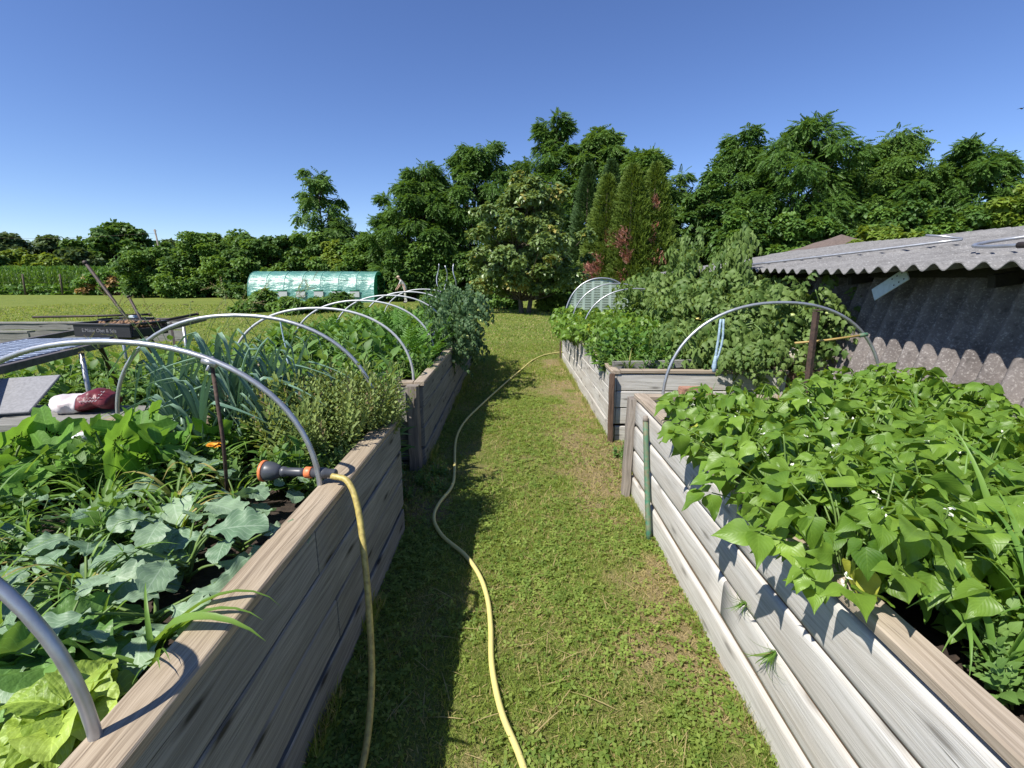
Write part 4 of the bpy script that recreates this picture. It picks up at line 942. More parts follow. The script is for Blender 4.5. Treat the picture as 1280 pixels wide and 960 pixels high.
for x, y in ((1.1, 4.9), (1.2, 4.86), (1.35, 4.9), (1.5, 4.95), (1.12, 5.2), (1.7, 4.95), (1.3, 5.4)): thin.place(x, y, .66, RNG.uniform(.9, 1.4), None, 'fine grass on the front edge of the right far bed', 'fine grasses of the right far bed')

def tomato_proto(h=1.3, n=70, mat='tomato', rad=.33, fruits=10, fm='fruit_green', ls=(.16, .26)):
    fo, st, frs = MB(), MB(), []; stems = []
    for k in range(4):
        a = k * 1.6; pts = np.array([(0, 0, 0), (.1 * math.cos(a), .1 * math.sin(a), h * .4), (.2 * math.cos(a) + RNG.normal(0, .05), .2 * math.sin(a), h * .75), (.26 * math.cos(a) + RNG.normal(0, .08), .26 * math.sin(a), h * RNG.uniform(.85, 1.1))])
        stems.append(tube(st, pts, [.011, .009, .005], 6, seg=5))
    for i in range(n):
        s_ = stems[i % 4]; p = s_[int(2 + (len(s_) - 2) * RNG.random() ** .8)]; a = RNG.uniform(0, 6.28); o = np.array([math.cos(a), math.sin(a), 0]); k = rad * RNG.uniform(.0, .6)
        scatter(fo, TOMLEAF, [p + o * k + (0, 0, RNG.normal(0, .05))], [o + (0, 0, RNG.uniform(-.7, .25))], [(RNG.normal(0, .3), RNG.normal(0, .3), 1)], RNG.uniform(*ls), [RNG.random()])
    for i in range(fruits):
        a = RNG.uniform(0, 6.28); r = RNG.uniform(.2, .36); z = h * RNG.uniform(.25, .85); bm = bmesh.new(); bmesh.ops.create_uvsphere(bm, u_segments=10, v_segments=7, radius=RNG.uniform(.022, .034))
        fr = MB(); add_bm(fr, bm, Matrix.Translation((r * math.cos(a), r * math.sin(a), z)) @ Matrix.Scale(.85, 4, (0, 0, 1)), .5, 0, True); bm.free(); frs.append(('tomato', fr, fm))
    return [('foliage', fo, mat), ('stems', st, 'stem')] + frs
tom = Kind('tomato_plant', 'tomato plant')
for k in range(3): tom.proto(tomato_proto(1.3, 150, fruits=7, rad=.42))
for x, y, s in ((2.45, 5.7, .85), (2.85, 5.5, 1.0), (3.05, 5.05, .95), (2.5, 6.3, 1.0), (2.85, 6.2, 1.15), (2.35, 7.0, 1.0), (2.8, 6.9, 1.1), (2.4, 7.8, 1.1), (2.8, 7.6, 1.1), (2.4, 8.6, 1.15), (2.75, 8.5, 1.0), (2.3, 6.0, .75)):
    tom.place(x, y, .5 if x > 2.6 else .55, (1.05 * s, 1.05 * s, RNG.uniform(.66, .92) * s * (1 if y < 7.2 else .85)), None, 'bushy grey green tomato plant beside the shed', 'tomato plants beside the shed')
for x, y, s, lb in ((2.75, 6.1, .95, 'tallest tomato shoot rising above the shed roof edge'), (2.55, 7.3, 1.0, 'slim tomato shoot standing left of the tallest one')):
    k = Kind('tomato_plant', 'tomato plant'); k.proto(tomato_proto(1.7, 80, 'tomato', .34, 0, ls=(.18, .28))); k.place(x, y, .6, (.62 * s, .62 * s, 1.0 * s), None, lb)
pep = Kind('pepper_plant', 'pepper plant')
pp = tomato_proto(.55, 46, 'tomato', .3, 0, ls=(.15, .22))
pep.proto(pp)
for x, y, s in ((2.0, 5.0, 1.0), (2.3, 4.95, 1.1), (2.55, 5.05, 1.0), (2.15, 5.3, 1.1), (2.5, 4.72, .8), (2.2, 4.66, .7)): pep.place(x, y, .62, s, None, 'low spreading leafy plant at the right front of the far bed', 'spreading plants in front of the tomatoes')
SQ = [lobed(44, 4, 5, .42, .22, k, .045) for k in range(3)]
sq = Kind('squash_plant', 'squash plant')
sq.proto(leaf_rosette(6, SQ, .32, 'squash', .38, (.55, 1.3), .06, .010, .9))
fls = []
for x, y, z in ((1.86, 5.42, .98), (1.98, 5.38, .96), (2.08, 5.5, 1.02), (2.3, 5.36, .90), (2.35, 5.3, .82), (2.2, 5.75, 1.12)):
    fl = MB(); fls.append(('blossom', fl, 'flower_y')); tube(fl, [(x - 2, y - 5.46, z - .75), (x - 2, y - 5.5, z - .645)], .004, 5)
    scatter(fl, leaf(4, 1, ov(.4, .8), .2, .3), [(x - 2, y - 5.5, z - .65)] * 5, [(math.cos(a), math.sin(a) - .4, .7) for a in np.arange(5) * 1.256], [(0, 0, 1)], .09)
sqf = Kind('squash_plant', 'squash plant'); sqf.proto(leaf_rosette(9, SQ, .32, 'squash', .28, (.35, 1.1), .05, .009) + fls)
sqf.place(2.0, 5.5, .65, 1.0, 0, 'squash plant with pale yellow blossoms below the tomatoes')

# --- left far bed
car = Kind('feathery_plant', 'herb')
def car_proto(n, L, mat='feather'):
    fo = MB()
    for i in range(n):
        a = RNG.uniform(0, 6.28); e = RNG.uniform(.1, .9); d = np.array([math.cos(a) * e, math.sin(a) * e, 1.]); scatter(fo, FEATHER, [(0, 0, 0)], [d], [(-math.cos(a), -math.sin(a), .5)], L * RNG.uniform(.6, 1.1), [RNG.random()])
    return [('fronds', fo, mat)]
for k in range(3): car.proto(car_proto(22, .40))
for y in np.arange(4.7, 9.4, .34):
    for x in np.arange(-2.4, -1.0, .34):
        q = RNG.random(); xx, yy = x + RNG.normal(0, .06), y + RNG.normal(0, .06)
        if q < .36: car.place(xx, yy, .64, RNG.uniform(.75, 1.1), None, 'feathery green plant under the hoops of the left far bed', 'feathery plants of the left far bed')
        elif q < .85: mint.place(xx, yy, .64, RNG.uniform(1.2, 1.8), None, 'bushy green herb under the hoops of the left far bed', 'bushy herbs of the left far bed')
        else: weed.place(xx, yy, .64, RNG.uniform(1.4, 2.0), None, 'pale bushy weed under the hoops of the left far bed', 'pale weeds of the left far bed')
for x, y in ((-1.05, 4.5), (-1.2, 4.65), (-.95, 4.75), (-1.0, 5.1), (-1.3, 4.45), (-.92, 5.5), (-1.5, 4.6), (-.95, 5.9), (-.9, 6.3)): mint.place(x, y, .64, RNG.uniform(.8, 1.15), None, 'fresh green herb along the front corner of the left far bed', 'green herbs at the front of the left far bed')
for x, y in ((-1.0, 4.15), (-.88, 4.3), (-.84, 4.6), (-1.2, 4.2), (-.84, 5.0), (-.82, 5.4)): thin.place(x, y, .70, .8, None, 'fine grass hanging over the corner of the left far bed', 'fine grasses of the left far bed')
CAB = [leaf(7, 3, lambda t: .1 + .42 * np.sin(PI * np.clip(t, 0, 1) ** .7), .35, .2, .06, 2.5) for k in range(2)]
cab = Kind('red_cabbage', 'red cabbage'); cab.proto(leaf_rosette(12, CAB, .24, 'redcab', .05, (.1, 1.2), .08, .006))
cab.place(-1.42, 4.9, .72, 1.0, None, 'darker of two blue purple cabbages in the left far bed'); cab.place(-1.28, 5.25, .80, .9, None, 'paler blue cabbage behind the darker one in the left far bed')
cab.place(-1.05, 6.0, .86, .9, None, 'blue cabbage near the dark tomato bush in the left far bed')
tomd = Kind('tomato_plant', 'tomato plant')
for k in range(2): tomd.proto(tomato_proto(.95, 120, 'tomato_dark', .36, 26, ls=(.13, .2)))
for x, y, s, lb in ((-.78, 6.1, .78, 'nearest of the dark tomato bushes hanging over the left far bed wall'), (-.72, 6.8, 1.0, 'middle dark tomato bush hanging over the left far bed wall'), (-.85, 7.6, 1.05, 'dark tomato bush with green fruit below the wavy stakes'), (-.95, 8.5, 1.0, 'farthest dark tomato bush at the back corner of the left far bed')):
    tomd.place(x, y, .42, (s, s, s), None, lb)

# --- left near bed
leek = Kind('leek', 'leek')
def leek_proto(n=11, L=.64):
    fo, st = MB(), MB(); SB = [strap(1, .031, 14, .6, .55, (k, b), .35) for k, b in ((.55, 1.9), (.7, 2.2), (.45, 1.3), (.5, 2.3), (.62, 2.5))]
    for i in range(n):
        s_ = 1 if i % 2 else -1; e = .10 + .5 * (1 - i / n); d = np.array([s_ * e, RNG.normal(0, .12), 1.]); scatter(fo, SB[RNG.integers(0, 5)], [(0, 0, .08 + .02 * i)], [d], [(-s_, 0, .2)], L * RNG.uniform(.75, 1.15), [RNG.random()])
    tube(st, [(0, 0, -.02), (0, 0, .12), (0, 0, .26)], [.017, .016, .011], 8)
    return [('leaves', fo, 'leek'), ('shaft', st, 'leek')]
for k in range(3): leek.proto(leek_proto())
for x, y, s in ((-1.62, 2.62, 1.0), (-1.48, 2.5, 1.05), (-1.34, 2.62, .95), (-1.75, 2.45, 1.0), (-1.55, 2.3, .9), (-1.28, 2.42, .85), (-1.9, 2.6, .9), (-1.42, 2.72, 1.0), (-1.3, 2.74, .95), (-1.68, 2.74, 1.0)):
    leek.place(x, y, .64, s, RNG.uniform(-.6, .6), 'blue green leek with folded strap leaves in the left near bed', 'leeks in the left near bed')
thy = Kind('thyme_bush', 'herb')
for k in range(2): thy.proto(sprig_proto(170, .34, .42, 'thyme', .75, [SPRIG_T, sprig(L_small, 11, 1, .075, .9)], .3, False))
for x, y, s, lb in ((-.96, 2.66, .95, 'olive thyme bush at the right end of the left near bed'), (-1.14, 2.7, .85, 'olive thyme bush behind the hoop foot in the left near bed'), (-1.05, 2.42, .85, 'small olive thyme bush in front of the larger two'), (-.86, 2.74, .7, 'lowest olive thyme bush spilling over the end of the cap board')):
    thy.place(x, y, .67, s * 1.1, None, lb)
KL = [kohl_leaf(k) for k in range(4)]
kohl = Kind('kohlrabi', 'kohlrabi')
for k in range(4): kohl.proto(leaf_rosette(10, KL, .135, 'kohl', .13, (.15, 1.0), .06, .005, .35))
for i, (x, y, s) in enumerate(((-.98, 1.15, .95), (-1.05, 1.38, 1.05), (-1.2, 1.6, 1.1), (-.95, 1.52, .8), (-1.28, 1.28, 1.0), (-1.4, 1.5, .9), (-1.12, 1.02, .85), (-1.38, 1.82, 1.0), (-1.5, 1.25, .85), (-1.15, 1.85, .85), (-1.02, 2.02, .6), (-1.65, 1.65, .95), (-1.6, 1.35, .8))):
    kohl.place(x, y, .68, s * 1.15, None, 'blue green kohlrabi with lobed waxy leaves beside the brown cap board', 'kohlrabi plants of the left near bed')
LET = [leaf(18, 6, lambda t: (.12 + .40 * np.sin(PI * np.clip(t * .97, 0, 1) ** .72)) * (1 + .06 * np.sin(t * 21 + k)), .5, .45, .05, 3.1 + k) for k in range(2)]
let = Kind('lettuce', 'lettuce'); let.proto(leaf_rosette(26, LET, .125, 'lettuce', .02, (.05, 1.45), .07, .006, .25))
let.place(-.93, .83, .68, .95, None, 'yellow green lettuce at the pipe foot in the near left corner')
let.place(-1.10, .74, .67, .8, None, 'second yellow green lettuce, cut by the left picture edge')
rom = Kind('dark_lettuce', 'lettuce'); rom.proto(leaf_rosette(16, LET, .2, 'romaine', .03, (.1, 1.3), .06, .006, .25))
rom.place(-1.14, 1.0, .68, .9, None, 'dark green lettuce behind the yellow green one')
for x, y, s, rz, lb in ((-1.80, 2.05, .85, .4, 'squash plant with big upright leaves before the white tube'), (-2.15, 1.9, .8, 2.2, 'squash plant with a wide low leaf at the left picture edge'), (-1.62, 2.15, .75, 4.0, 'smaller squash plant in front of the leeks')):
    sq.place(x, y, .68, s, rz, lb)
LW = 'weedy grass clump among the vegetables of the left near bed'
for x, y, s in ((-1.25, 1.22, .6), (-1.1, 1.28, .5), (-1.45, 1.4, .7), (-1.55, 1.6, .7), (-1.3, 1.7, .6), (-1.85, 1.45, .9), (-1.2, 1.5, .5), (-1.65, 1.2, .7), (-1.75, 1.3, .8), (-1.9, 1.6, .85), (-2.1, 1.8, .9), (-1.6, 1.45, .75), (-1.5, 1.05, .7), (-1.7, 1.85, .85), (-2.2, 2.1, .9), (-1.35, 1.1, .6), (-1.3, .95, .55), (-1.9, 1.3, .7), (-2.0, 2.3, .8), (-1.5, 1.75, .7)):
    blades.place(x, y, .66, s * 1.1, None, LW, 'weedy grasses of the left near bed')
for x, y, s, rz in ((-.88, 1.0, .5, 1.2), (-1.45, 1.15, .6, 0), (-1.7, 1.1, .7, 2), (-1.25, .98, .5, 3), (-1.62, 1.95, .6, 4)):
    wide.place(x, y, .67, s, rz, 'broad bright grass blades arching in the left near bed', 'broad grasses of the left near bed')
for x, y in [(RNG.uniform(-2.35, -1.0), RNG.uniform(1.05, 2.7)) for k in range(84)]:
    if x > -1.5 and y < 1.98 and RNG.random() < .72: continue
    if RNG.random() < .3: blades.place(x, y, .66, RNG.uniform(.6, 1.0), None, LW, 'weedy grasses of the left near bed'); continue
    (weed if RNG.random() < .6 else mint).place(x, y, .65, RNG.uniform(.6, .95), None, 'small leafy weed between the vegetables of the left near bed', 'leafy weeds of the left near bed')
for x, y in ((-.95, 2.2), (-1.05, 2.12), (-.9, 2.05), (-1.15, 2.25), (-.95, 2.36), (-1.25, 2.15), (-.88, 2.3)):
    weed.place(x, y, .66, .8, None, 'fresh leafy herb between spray wand and thyme', 'leafy herbs behind the spray wand')
arch_ = Kind('arching_grass', 'grass tuft'); fo = MB()
for k in range(6): scatter(fo, strap(1, .045, 9, 1.2 + .2 * k, .5, None, .3), [(0, .01 * k, 0)], [(.7, RNG.normal(.1, .3), .55 + .1 * k)], [(-1, 0, .6)], .22 + .04 * k, [.35 + .1 * k])
arch_.proto([('blades', fo, 'blade')]); arch_.place(-.92, 1.0, .68, 1.0, 0, 'bright grass tuft arching out over the brown cap board')
cal = Kind('marigold', 'flower'); pr = sprig_proto(7, .06, .17, 'weed', .5); fl = MB()
for a in np.arange(16) * .3927: scatter(fl, L_small, [(.02, -.02, .2)], [(math.cos(a), math.sin(a) - .3, .25 + .3 * (int(a * 10) % 2))], [(0, 0, 1)], .035)
cal.proto(pr + [('flower', fl, 'flower_o')]); cal.place(-1.36, 2.07, .68, 1.0, 0, 'orange marigold blossom in the left near bed')

# --- grasses and weeds outside the beds, on the left
slim = Kind('tall_weed', 'weed')
SP2 = [sprig(leaf(4, 1, ov(.2, .8), .25, .4), 12, 1, .17), sprig(L_oval, 13, 1, .10), sprig(leaf(4, 1, ov(.14, .8), .2, .5), 10, 1, .22)]
for k in range(4): slim.proto(sprig_proto(13, .22, .95, 'weed2' if k % 2 else 'weed', .3, SP2, .1))
tall = Kind('seed_grass', 'grass')
def seed_proto():
    st, fo = MB(), MB()
    for i in range(3):
        a = RNG.uniform(0, 6.28); e = RNG.uniform(.15, .4); p = np.array([(0, 0, 0), (e * .3 * math.cos(a), e * .3 * math.sin(a), .5), (e * math.cos(a), e * math.sin(a), .9), (e * 1.5 * math.cos(a), e * 1.5 * math.sin(a), 1.05)])
        q = tube(st, p, [.003, .002, .0015], 5, seg=4)
        for k in range(3): scatter(fo, SPRIG_T, [q[-1 - k]], [q[-1] - q[-2] + RNG.normal(0, .03, 3)], [(0, 0, 1)], .11, [1.0])
    return [('stems', st, 'stem'), ('seed_heads', fo, 'thyme')]
for k in range(2): tall.proto(seed_proto())
for x, y, s in ((-2.75, 4.0, 1.2), (-2.6, 4.4, 1.15), (-2.3, 3.3, 1.1), (-3.4, 5.0, 1.2), (-2.0, 4.1, 1.2), (-2.85, 3.6, 1.0)):
    tall.place(x, y, .1 if x < -2.62 else .3, s, None, 'thin seeding grass stem beside the left far bed', 'seeding grasses left of the beds')
bl2 = []
for k in range(34):
    x, y = RNG.uniform(-6.2, -2.9), RNG.uniform(3.9, 7.2)
    (weed if k % 3 else mint).place(x, y, 0, RNG.uniform(1.4, 2.4), None, 'rank weeds growing round the metal table legs', 'weeds round the metal table')
for x, y in [(RNG.uniform(-3.0, -2.68), yy) for yy in np.arange(3.6, 9.5, .3)]: slim.place(x, y, 0, RNG.uniform(.7, 1.1), None, 'tall weeds along the left side of the left far bed', 'weeds beside the left far bed')
for k in range(26):
    x, y = RNG.uniform(-2.6, -1.0), RNG.uniform(3.05, 3.8)
    slim.place(x, y, 0, RNG.uniform(.85, 1.15), None, 'tall weed filling the gap between the two left beds', 'tall weeds between the left beds')
for x, y in ((-.6, 3.45), (-.72, 3.6), (-.8, 3.3), (-.62, 3.8), (-1.0, 3.4)): weed.place(x, y, 0, .6, None, 'small weed in the gap between the two left beds', 'weeds between the left beds')
for x, y in ((1.0, 4.2), (1.15, 4.35), (1.3, 4.1), (1.0, 3.9), (1.2, 3.8)): weed.place(x, y, 0, .65, None, 'small weed in the gap between the two right beds', 'weeds between the right beds')

# ------------------------------------------------------------------ trees, hedges, background
def wpos(px, Yd): return (px - 640) / 600 * Yd * 1.0          # lateral position of something seen at column px, Yd metres out
def tree(name, label, cat, x, y, width, h, crown0, mat, tm, npads, nper, ls, padr=.17, droop=.3, trunk_r=.16, top=.75, depth=.8, seed=0, lean=0.0, spiky=0, second=None, trunks=1, fill=.35, shape=None, barkmat='bark'):
    rs = np.random.default_rng(seed + 100); t = thing(name, label, cat, (x, y, 0))
    tr, fo = MB(), MB(); hw = width / 2; ch = h - crown0
    forks = []
    for k in range(trunks):
        ox = (k - (trunks - 1) / 2) * trunk_r * 3.0
        pts = [(ox, 0, -.1), (ox * 1.5 + rs.normal(0, .06), rs.normal(0, .06), crown0 * .6 + .3), (ox * 2.2 + lean * h * .3 + rs.normal(0, .12), rs.normal(0, .1), crown0 + ch * .3), (ox * 2.5 + lean * h, rs.normal(0, .15), crown0 + ch * .82)]
        forks.append(tube(tr, pts, [trunk_r * 1.25, trunk_r * .95, trunk_r * .6, trunk_r * .12], 8, seg=5))
    for k in range(npads):
        u = (k + rs.random()) / npads
        env = (shape(u) if shape else .62 + .42 * math.sin(PI * min(1, u * 1.15) ** .9) - .36 * max(0, u - .7) / .3) * hw * (1 + .32 * math.sin(k * 1.9 + seed))
        a = k * 2.4 + rs.normal(0, .3); rr = env * math.sqrt(rs.uniform(fill, 1.0)) * rs.uniform(.8, 1.12)
        c = np.array([rr * math.cos(a) + lean * h * u, rr * math.sin(a) * depth, crown0 + ch * (.04 + .9 * u) + rs.normal(0, .03 * ch)])
        pr_ = padr * width * rs.uniform(.6, 1.2) * (1 - .25 * u)
        if spiky and u > .62 and rs.random() < spiky * .6: c[2] += ch * rs.uniform(-.16, .07); pr_ *= rs.uniform(.5, .8)
        f = forks[k % trunks]; zt = max(crown0 * .75, c[2] - rr * .7 - .3); p0 = f[np.argmin(np.abs(f[:, 2] - zt))]
        mid = p0 * .45 + c * .55 + np.array([0, 0, -.06 * ch * rs.random()])
        tube(tr, [p0, mid, c], [trunk_r * .32, trunk_r * .2, trunk_r * .06], 5, seg=3)
        n = int(nper * rs.uniform(.7, 1.25)); v = rs.normal(0, 1, (n, 3)); v /= np.linalg.norm(v, axis=1)[:, None]; rad = rs.random(n) ** .45
        P = c + v * rad[:, None] * np.array([pr_, pr_, pr_ * .62]); out = v * (1, 1, .45) + np.array([math.cos(a), math.sin(a), 0]) * .5
        D = out + rs.normal(0, .35, (n, 3)) + (0, 0, -droop)
        scatter(fo, tm, P, D, rs.normal(0, .35, (n, 3)) + (0, 0, 1), rs.uniform(ls[0], ls[1], n), np.clip(.5 + rs.normal(0, .16) + rs.normal(0, .17, n), 0, 1), 0 if second is None or rs.random() > second[1] else 1)
    tr.build('trunk', M[barkmat], t)
    fo.build('crown', [M[mat], M[second[0]]] if second else M[mat], t); return t

def ptop(py, Y): return H + (347 - py) / 600 * Y
TREES = [  # px0, px1, top, distance, material, label
    (488, 575, 203, 37, 'robinia', 'dark locust tree at the left end of the tall tree group'),
    (548, 648, 176, 38, 'robinia', 'locust tree with a leaning top shoot, second from the left of the tall group'),
    (645, 735, 147, 39, 'robinia', 'tall locust tree rising behind the round fruit tree'),
    (705, 790, 152, 38, 'robinia2', 'locust tree with a slim top shoot behind the dark thuja columns'),
    (755, 840, 170, 36, 'robinia2', 'spreading locust tree behind the red patched thujas'),
    (862, 950, 170, 34, 'robinia', 'locust tree on the left of the wide group behind the shed'),
    (910, 1045, 146, 32, 'robinia', 'tallest locust tree of the wide group behind the shed'),
    (1010, 1135, 170, 32, 'robinia2', 'locust tree in the middle right of the wide group behind the shed'),
    (1110, 1238, 170, 30, 'robinia', 'windblown locust tree at the right end of the wide group behind the shed')]
for i, (a, b, tp, Yd, mt, lb) in enumerate(TREES):
    wd = (b - a) / 600 * Yd * 1.22
    tree('locust_tree', lb, 'tree', wpos((a + b) / 2 - 4, Yd), Yd, wd, 1.4 + (ptop(tp, Yd) - 1.4) * .90, 1.4, mt, FROND2 if i % 2 else FROND, 92, 125, (.30, .58), .135, .35, .17, .62, .8, i + 1, .012 if i < 5 else .035, .7)
tree('locust_tree', 'lone slender locust tree standing clear against the sky on the left', 'tree', wpos(414, 47), 47, 5.0, ptop(217, 47), 4.0, 'robinia', FROND2, 26, 34, (.5, .9), .13, .5, .15, .55, .8, 21, -.02, .9, fill=.15, shape=lambda u: .95 - .75 * abs(u - .35) ** .8)
tree('locust_tree', 'low round tree at the foot of the lone slender one', 'tree', wpos(436, 46), 46, 3.4, ptop(277, 46), 2.5, 'hedge_dark', FROND, 22, 60, (.4, .7), .2, .3, .12, .6, .8, 23)
tree('fruit_tree', 'round fruit tree with two trunks in the middle of the lawn', 'tree', wpos(656, 22.6), 22.6, 5.3, ptop(228, 22.6), .85, 'fruit', CLUST, 110, 75, (.13, .24), .12, .25, .10, .62, .9, 31, 0, .6, trunks=2, shape=lambda u: max(.25, 1 - abs((u - .38) / .62) ** 2.3), fill=.25)
tree('green_tree', 'pale green bushy tree at the right edge of the picture', 'tree', wpos(1272, 26), 26, 3.9, ptop(205, 26), .8, 'yellowgreen', CLUST, 46, 60, (.2, .34), .17, .2, .12, .62, .9, 33, 0, .6)
# conifers
def thuja(label, x, y, wd, h, mat, dead, seed, n=5200):
    n = int(n * 1.9); rs = np.random.default_rng(seed); t = thing('thuja', label, 'conifer', (x, y, 0)); fo, tr = MB(), MB()
    u = rs.random(n) ** 1.25; a = rs.uniform(0, 6.283, n)
    env = wd * .82 * np.clip((1 - u) * 1.15, 0, 1) ** .62 * (1 - .3 * np.clip(.15 - u, 0, 1) / .15)
    lump = .58 + .62 * fbm(a * 2.2, u * 8 + seed, 1.6, seed)
    r = env * lump * rs.uniform(.72, 1.04, n)
    P = np.stack([r * np.cos(a), r * np.sin(a), .1 + u * (h - .35)], 1)
    D = np.stack([np.cos(a) * .95, np.sin(a) * .95, np.full(n, .8)], 1) + rs.normal(0, .42, (n, 3))
    Nn = np.stack([-np.sin(a), np.cos(a), 0 * a], 1) + rs.normal(0, .5, (n, 3)); S = rs.uniform(.15, .30, n) * (1.1 - .35 * u)
    dm = np.zeros(n, bool)
    for (da, du, ra, ru) in dead: dm |= ((np.abs((a - da + PI) % (2 * PI) - PI) / ra) ** 2 + ((u - du) / ru) ** 2) < rs.uniform(.4, 1.1, n)
    for k, m in enumerate((~dm, dm)): scatter(fo, FROND, P[m], D[m], Nn[m], S[m], np.clip(.5 + rs.normal(0, .22, m.sum()), 0, 1), k)
    tube(tr, [(0, 0, -.1), (0, 0, h * .9)], [.14, .02], 8); tr.build('trunk', M['bark'], t)
    fo.build('foliage', [M[mat], M['thuja_dead']], t)
F_ = -PI / 2
thuja('tall dark thuja column left of the red patched thujas', wpos(729, 30), 30, 1.7, ptop(214, 30), 'thuja', [], 1, 3600)
thuja('dark thuja column close behind the left golden thuja', wpos(756, 30.5), 30.5, 1.8, ptop(210, 30.5), 'thuja', [], 2, 3600)
thuja('golden thuja with reddish dead flank, leftmost of three', wpos(752, 27), 27, 1.9, ptop(226, 27), 'thuja_gold', [(F_ + .2, .50, .35, .09), (F_ - .7, .3, .5, .12), (F_ + .5, .2, .4, .1)], 3, 4600)
thuja('tall golden thuja with one pale dead patch, middle of three', wpos(781, 26.5), 26.5, 2.2, ptop(215, 26.5), 'thuja_gold', [(F_ - .5, .48, .4, .08), (F_ - .3, .36, .3, .06)], 4, 5200)
thuja('golden thuja with rust red stripes, rightmost of three', wpos(808, 27), 27, 2.0, ptop(213, 27), 'thuja_gold', [(F_ - .15, .72, .25, .07), (F_ - .2, .5, .2, .10), (F_ + .0, .33, .5, .05), (F_ - .35, .15, .45, .08)], 5, 4600)
# hedges and shrubs: px0, px1, top, distance, base z, material, template, label
dome = lambda u: (1 - .55 * u ** 2.2)
SHR = [(185, 275, 312, 42, 'hedge', 'vine covered hedge shrub at the left end beside the corn'), (245, 335, 293, 43, 'hedge', 'tall hedge shrub with a poking shoot left of the greenhouse'), (305, 385, 298, 41, 'hedge_dark', 'dark hedge shrub behind the left end of the greenhouse'), (355, 430, 296, 42, 'hedge', 'hedge shrub behind the middle of the greenhouse'),
       (400, 478, 303, 41, 'yellowgreen', 'yellowish hedge shrub behind the right part of the greenhouse'), (440, 520, 297, 40, 'hedge', 'hedge shrub behind the working person'), (495, 560, 305, 35, 'hedge_dark', 'dark shrub left of the fruit tree'), (545, 610, 315, 36, 'hedge_dark', 'dark low shrub in the shade left of the fruit tree trunk'),
       (690, 745, 330, 30, 'hedge_dark', 'dark shrub right of the fruit tree trunks'), (835, 900, 240, 31, 'hedge_dark', 'slim dark bush between the thujas and the shed trees'), (880, 960, 268, 28, 'hedge_dark', 'dark shrub behind the tomato shoots'), (955, 1040, 272, 27, 'hedge', 'shrub behind the small hipped roof'), (1040, 1140, 258, 26, 'hedge_dark', 'broad dark shrub behind the shed ridge'), (1120, 1200, 262, 25, 'hedge', 'shrub behind the right part of the shed ridge'), (1190, 1290, 252, 24, 'yellowgreen', 'yellowish shrub behind the shed roof at the right edge')]
for i, (a, b, tp, Yd, mt, lb) in enumerate(SHR):
    wd = (b - a) / 600 * Yd * (1.35 if tp > 290 else 1.15)
    tree('shrub', lb, 'shrub', wpos((a + b) / 2, Yd), Yd, wd, ptop(tp, Yd), .1, mt, CLUST, 64, 130, (.17, .32), .15, .15, .09, .5, .75, 50 + i, 0, .35, shape=dome, fill=.25, second=('hedge', .3) if mt == 'hedge_dark' else ('hedge_dark', .25))
LOW = [(470, 492, 352, 35, 'dry', 'dry brown brush beside the greenhouse end'), (552, 575, 366, 27, 'hedge', 'low green shrub at the lawn edge left of the bare patch'), (618, 650, 362, 25.5, 'hedge', 'low shrub directly behind the fruit tree trunks'), (668, 702, 366, 24, 'yellowgreen', 'pale low shrub right of the fruit tree trunks'), (690, 720, 368, 25, 'hedge', 'green low shrub beside the netted hoop'),
       (318, 350, 362, 24, 'hedge', 'bushy plant before the left end of the greenhouse'), (345, 385, 372, 22, 'hedge', 'low bush before the greenhouse, second from the left'), (380, 420, 374, 23, 'hedge', 'low bush before the middle of the greenhouse'), (412, 450, 367, 24, 'hedge_dark', 'dark low bush before the right part of the greenhouse'), (300, 330, 376, 23, 'hedge', 'small bush at the greenhouse corner on the lawn')]
for i, (a, b, tp, Yd, mt, lb) in enumerate(LOW):
    tree('shrub', lb, 'shrub', wpos((a + b) / 2, Yd), Yd, (b - a) / 600 * Yd * 1.1, ptop(tp, Yd), .05, mt, CLUST if mt != 'dry' else FROND, 20, 36, (.12, .24), .22, .1, .04, .5, .8, 80 + i, shape=dome, fill=.15)
tree('vine', 'yellow green vine covering the small hipped roof', 'vine', 10.15, 13.75, 1.9, 2.95, 2.35, 'yellowgreen', CLUST_S, 20, 40, (.09, .17), .13, .2, .03, .5, .7, 95, shape=lambda u: 1 - .4 * u, fill=.1)
# distant trees behind the corn: px0, px1, top, distance
FAR = [(-40, 22, 306, 92, 'distant', 'dark far tree at the left picture edge'), (12, 62, 297, 100, 'distant', 'far round tree just right of the left edge'), (55, 112, 300, 104, 'distant', 'far tree left of the big rounded one'), (95, 135, 306, 100, 'distant', 'small far tree tucked against the big rounded one'), (122, 213, 280, 84, 'hedge_dark', 'big rounded dark tree above the corn field'), (205, 262, 303, 96, 'distant', 'far tree right of the big rounded one'), (255, 320, 302, 104, 'distant', 'far tree behind the left hedge shrubs'), (310, 400, 304, 108, 'distant', 'farthest tree behind the greenhouse hedge')]
for i, (a, b, tp, Yd, mt, lb) in enumerate(FAR):
    tree('broadleaf_tree', lb, 'tree', wpos((a + b) / 2, Yd), Yd, (b - a) / 600 * Yd * 1.08, ptop(tp, Yd), .6, mt, CLUST, 55, 55, (.55, 1.0), .16, .1, .25, .55, .8, 110 + i, 0, .2, fill=.25)
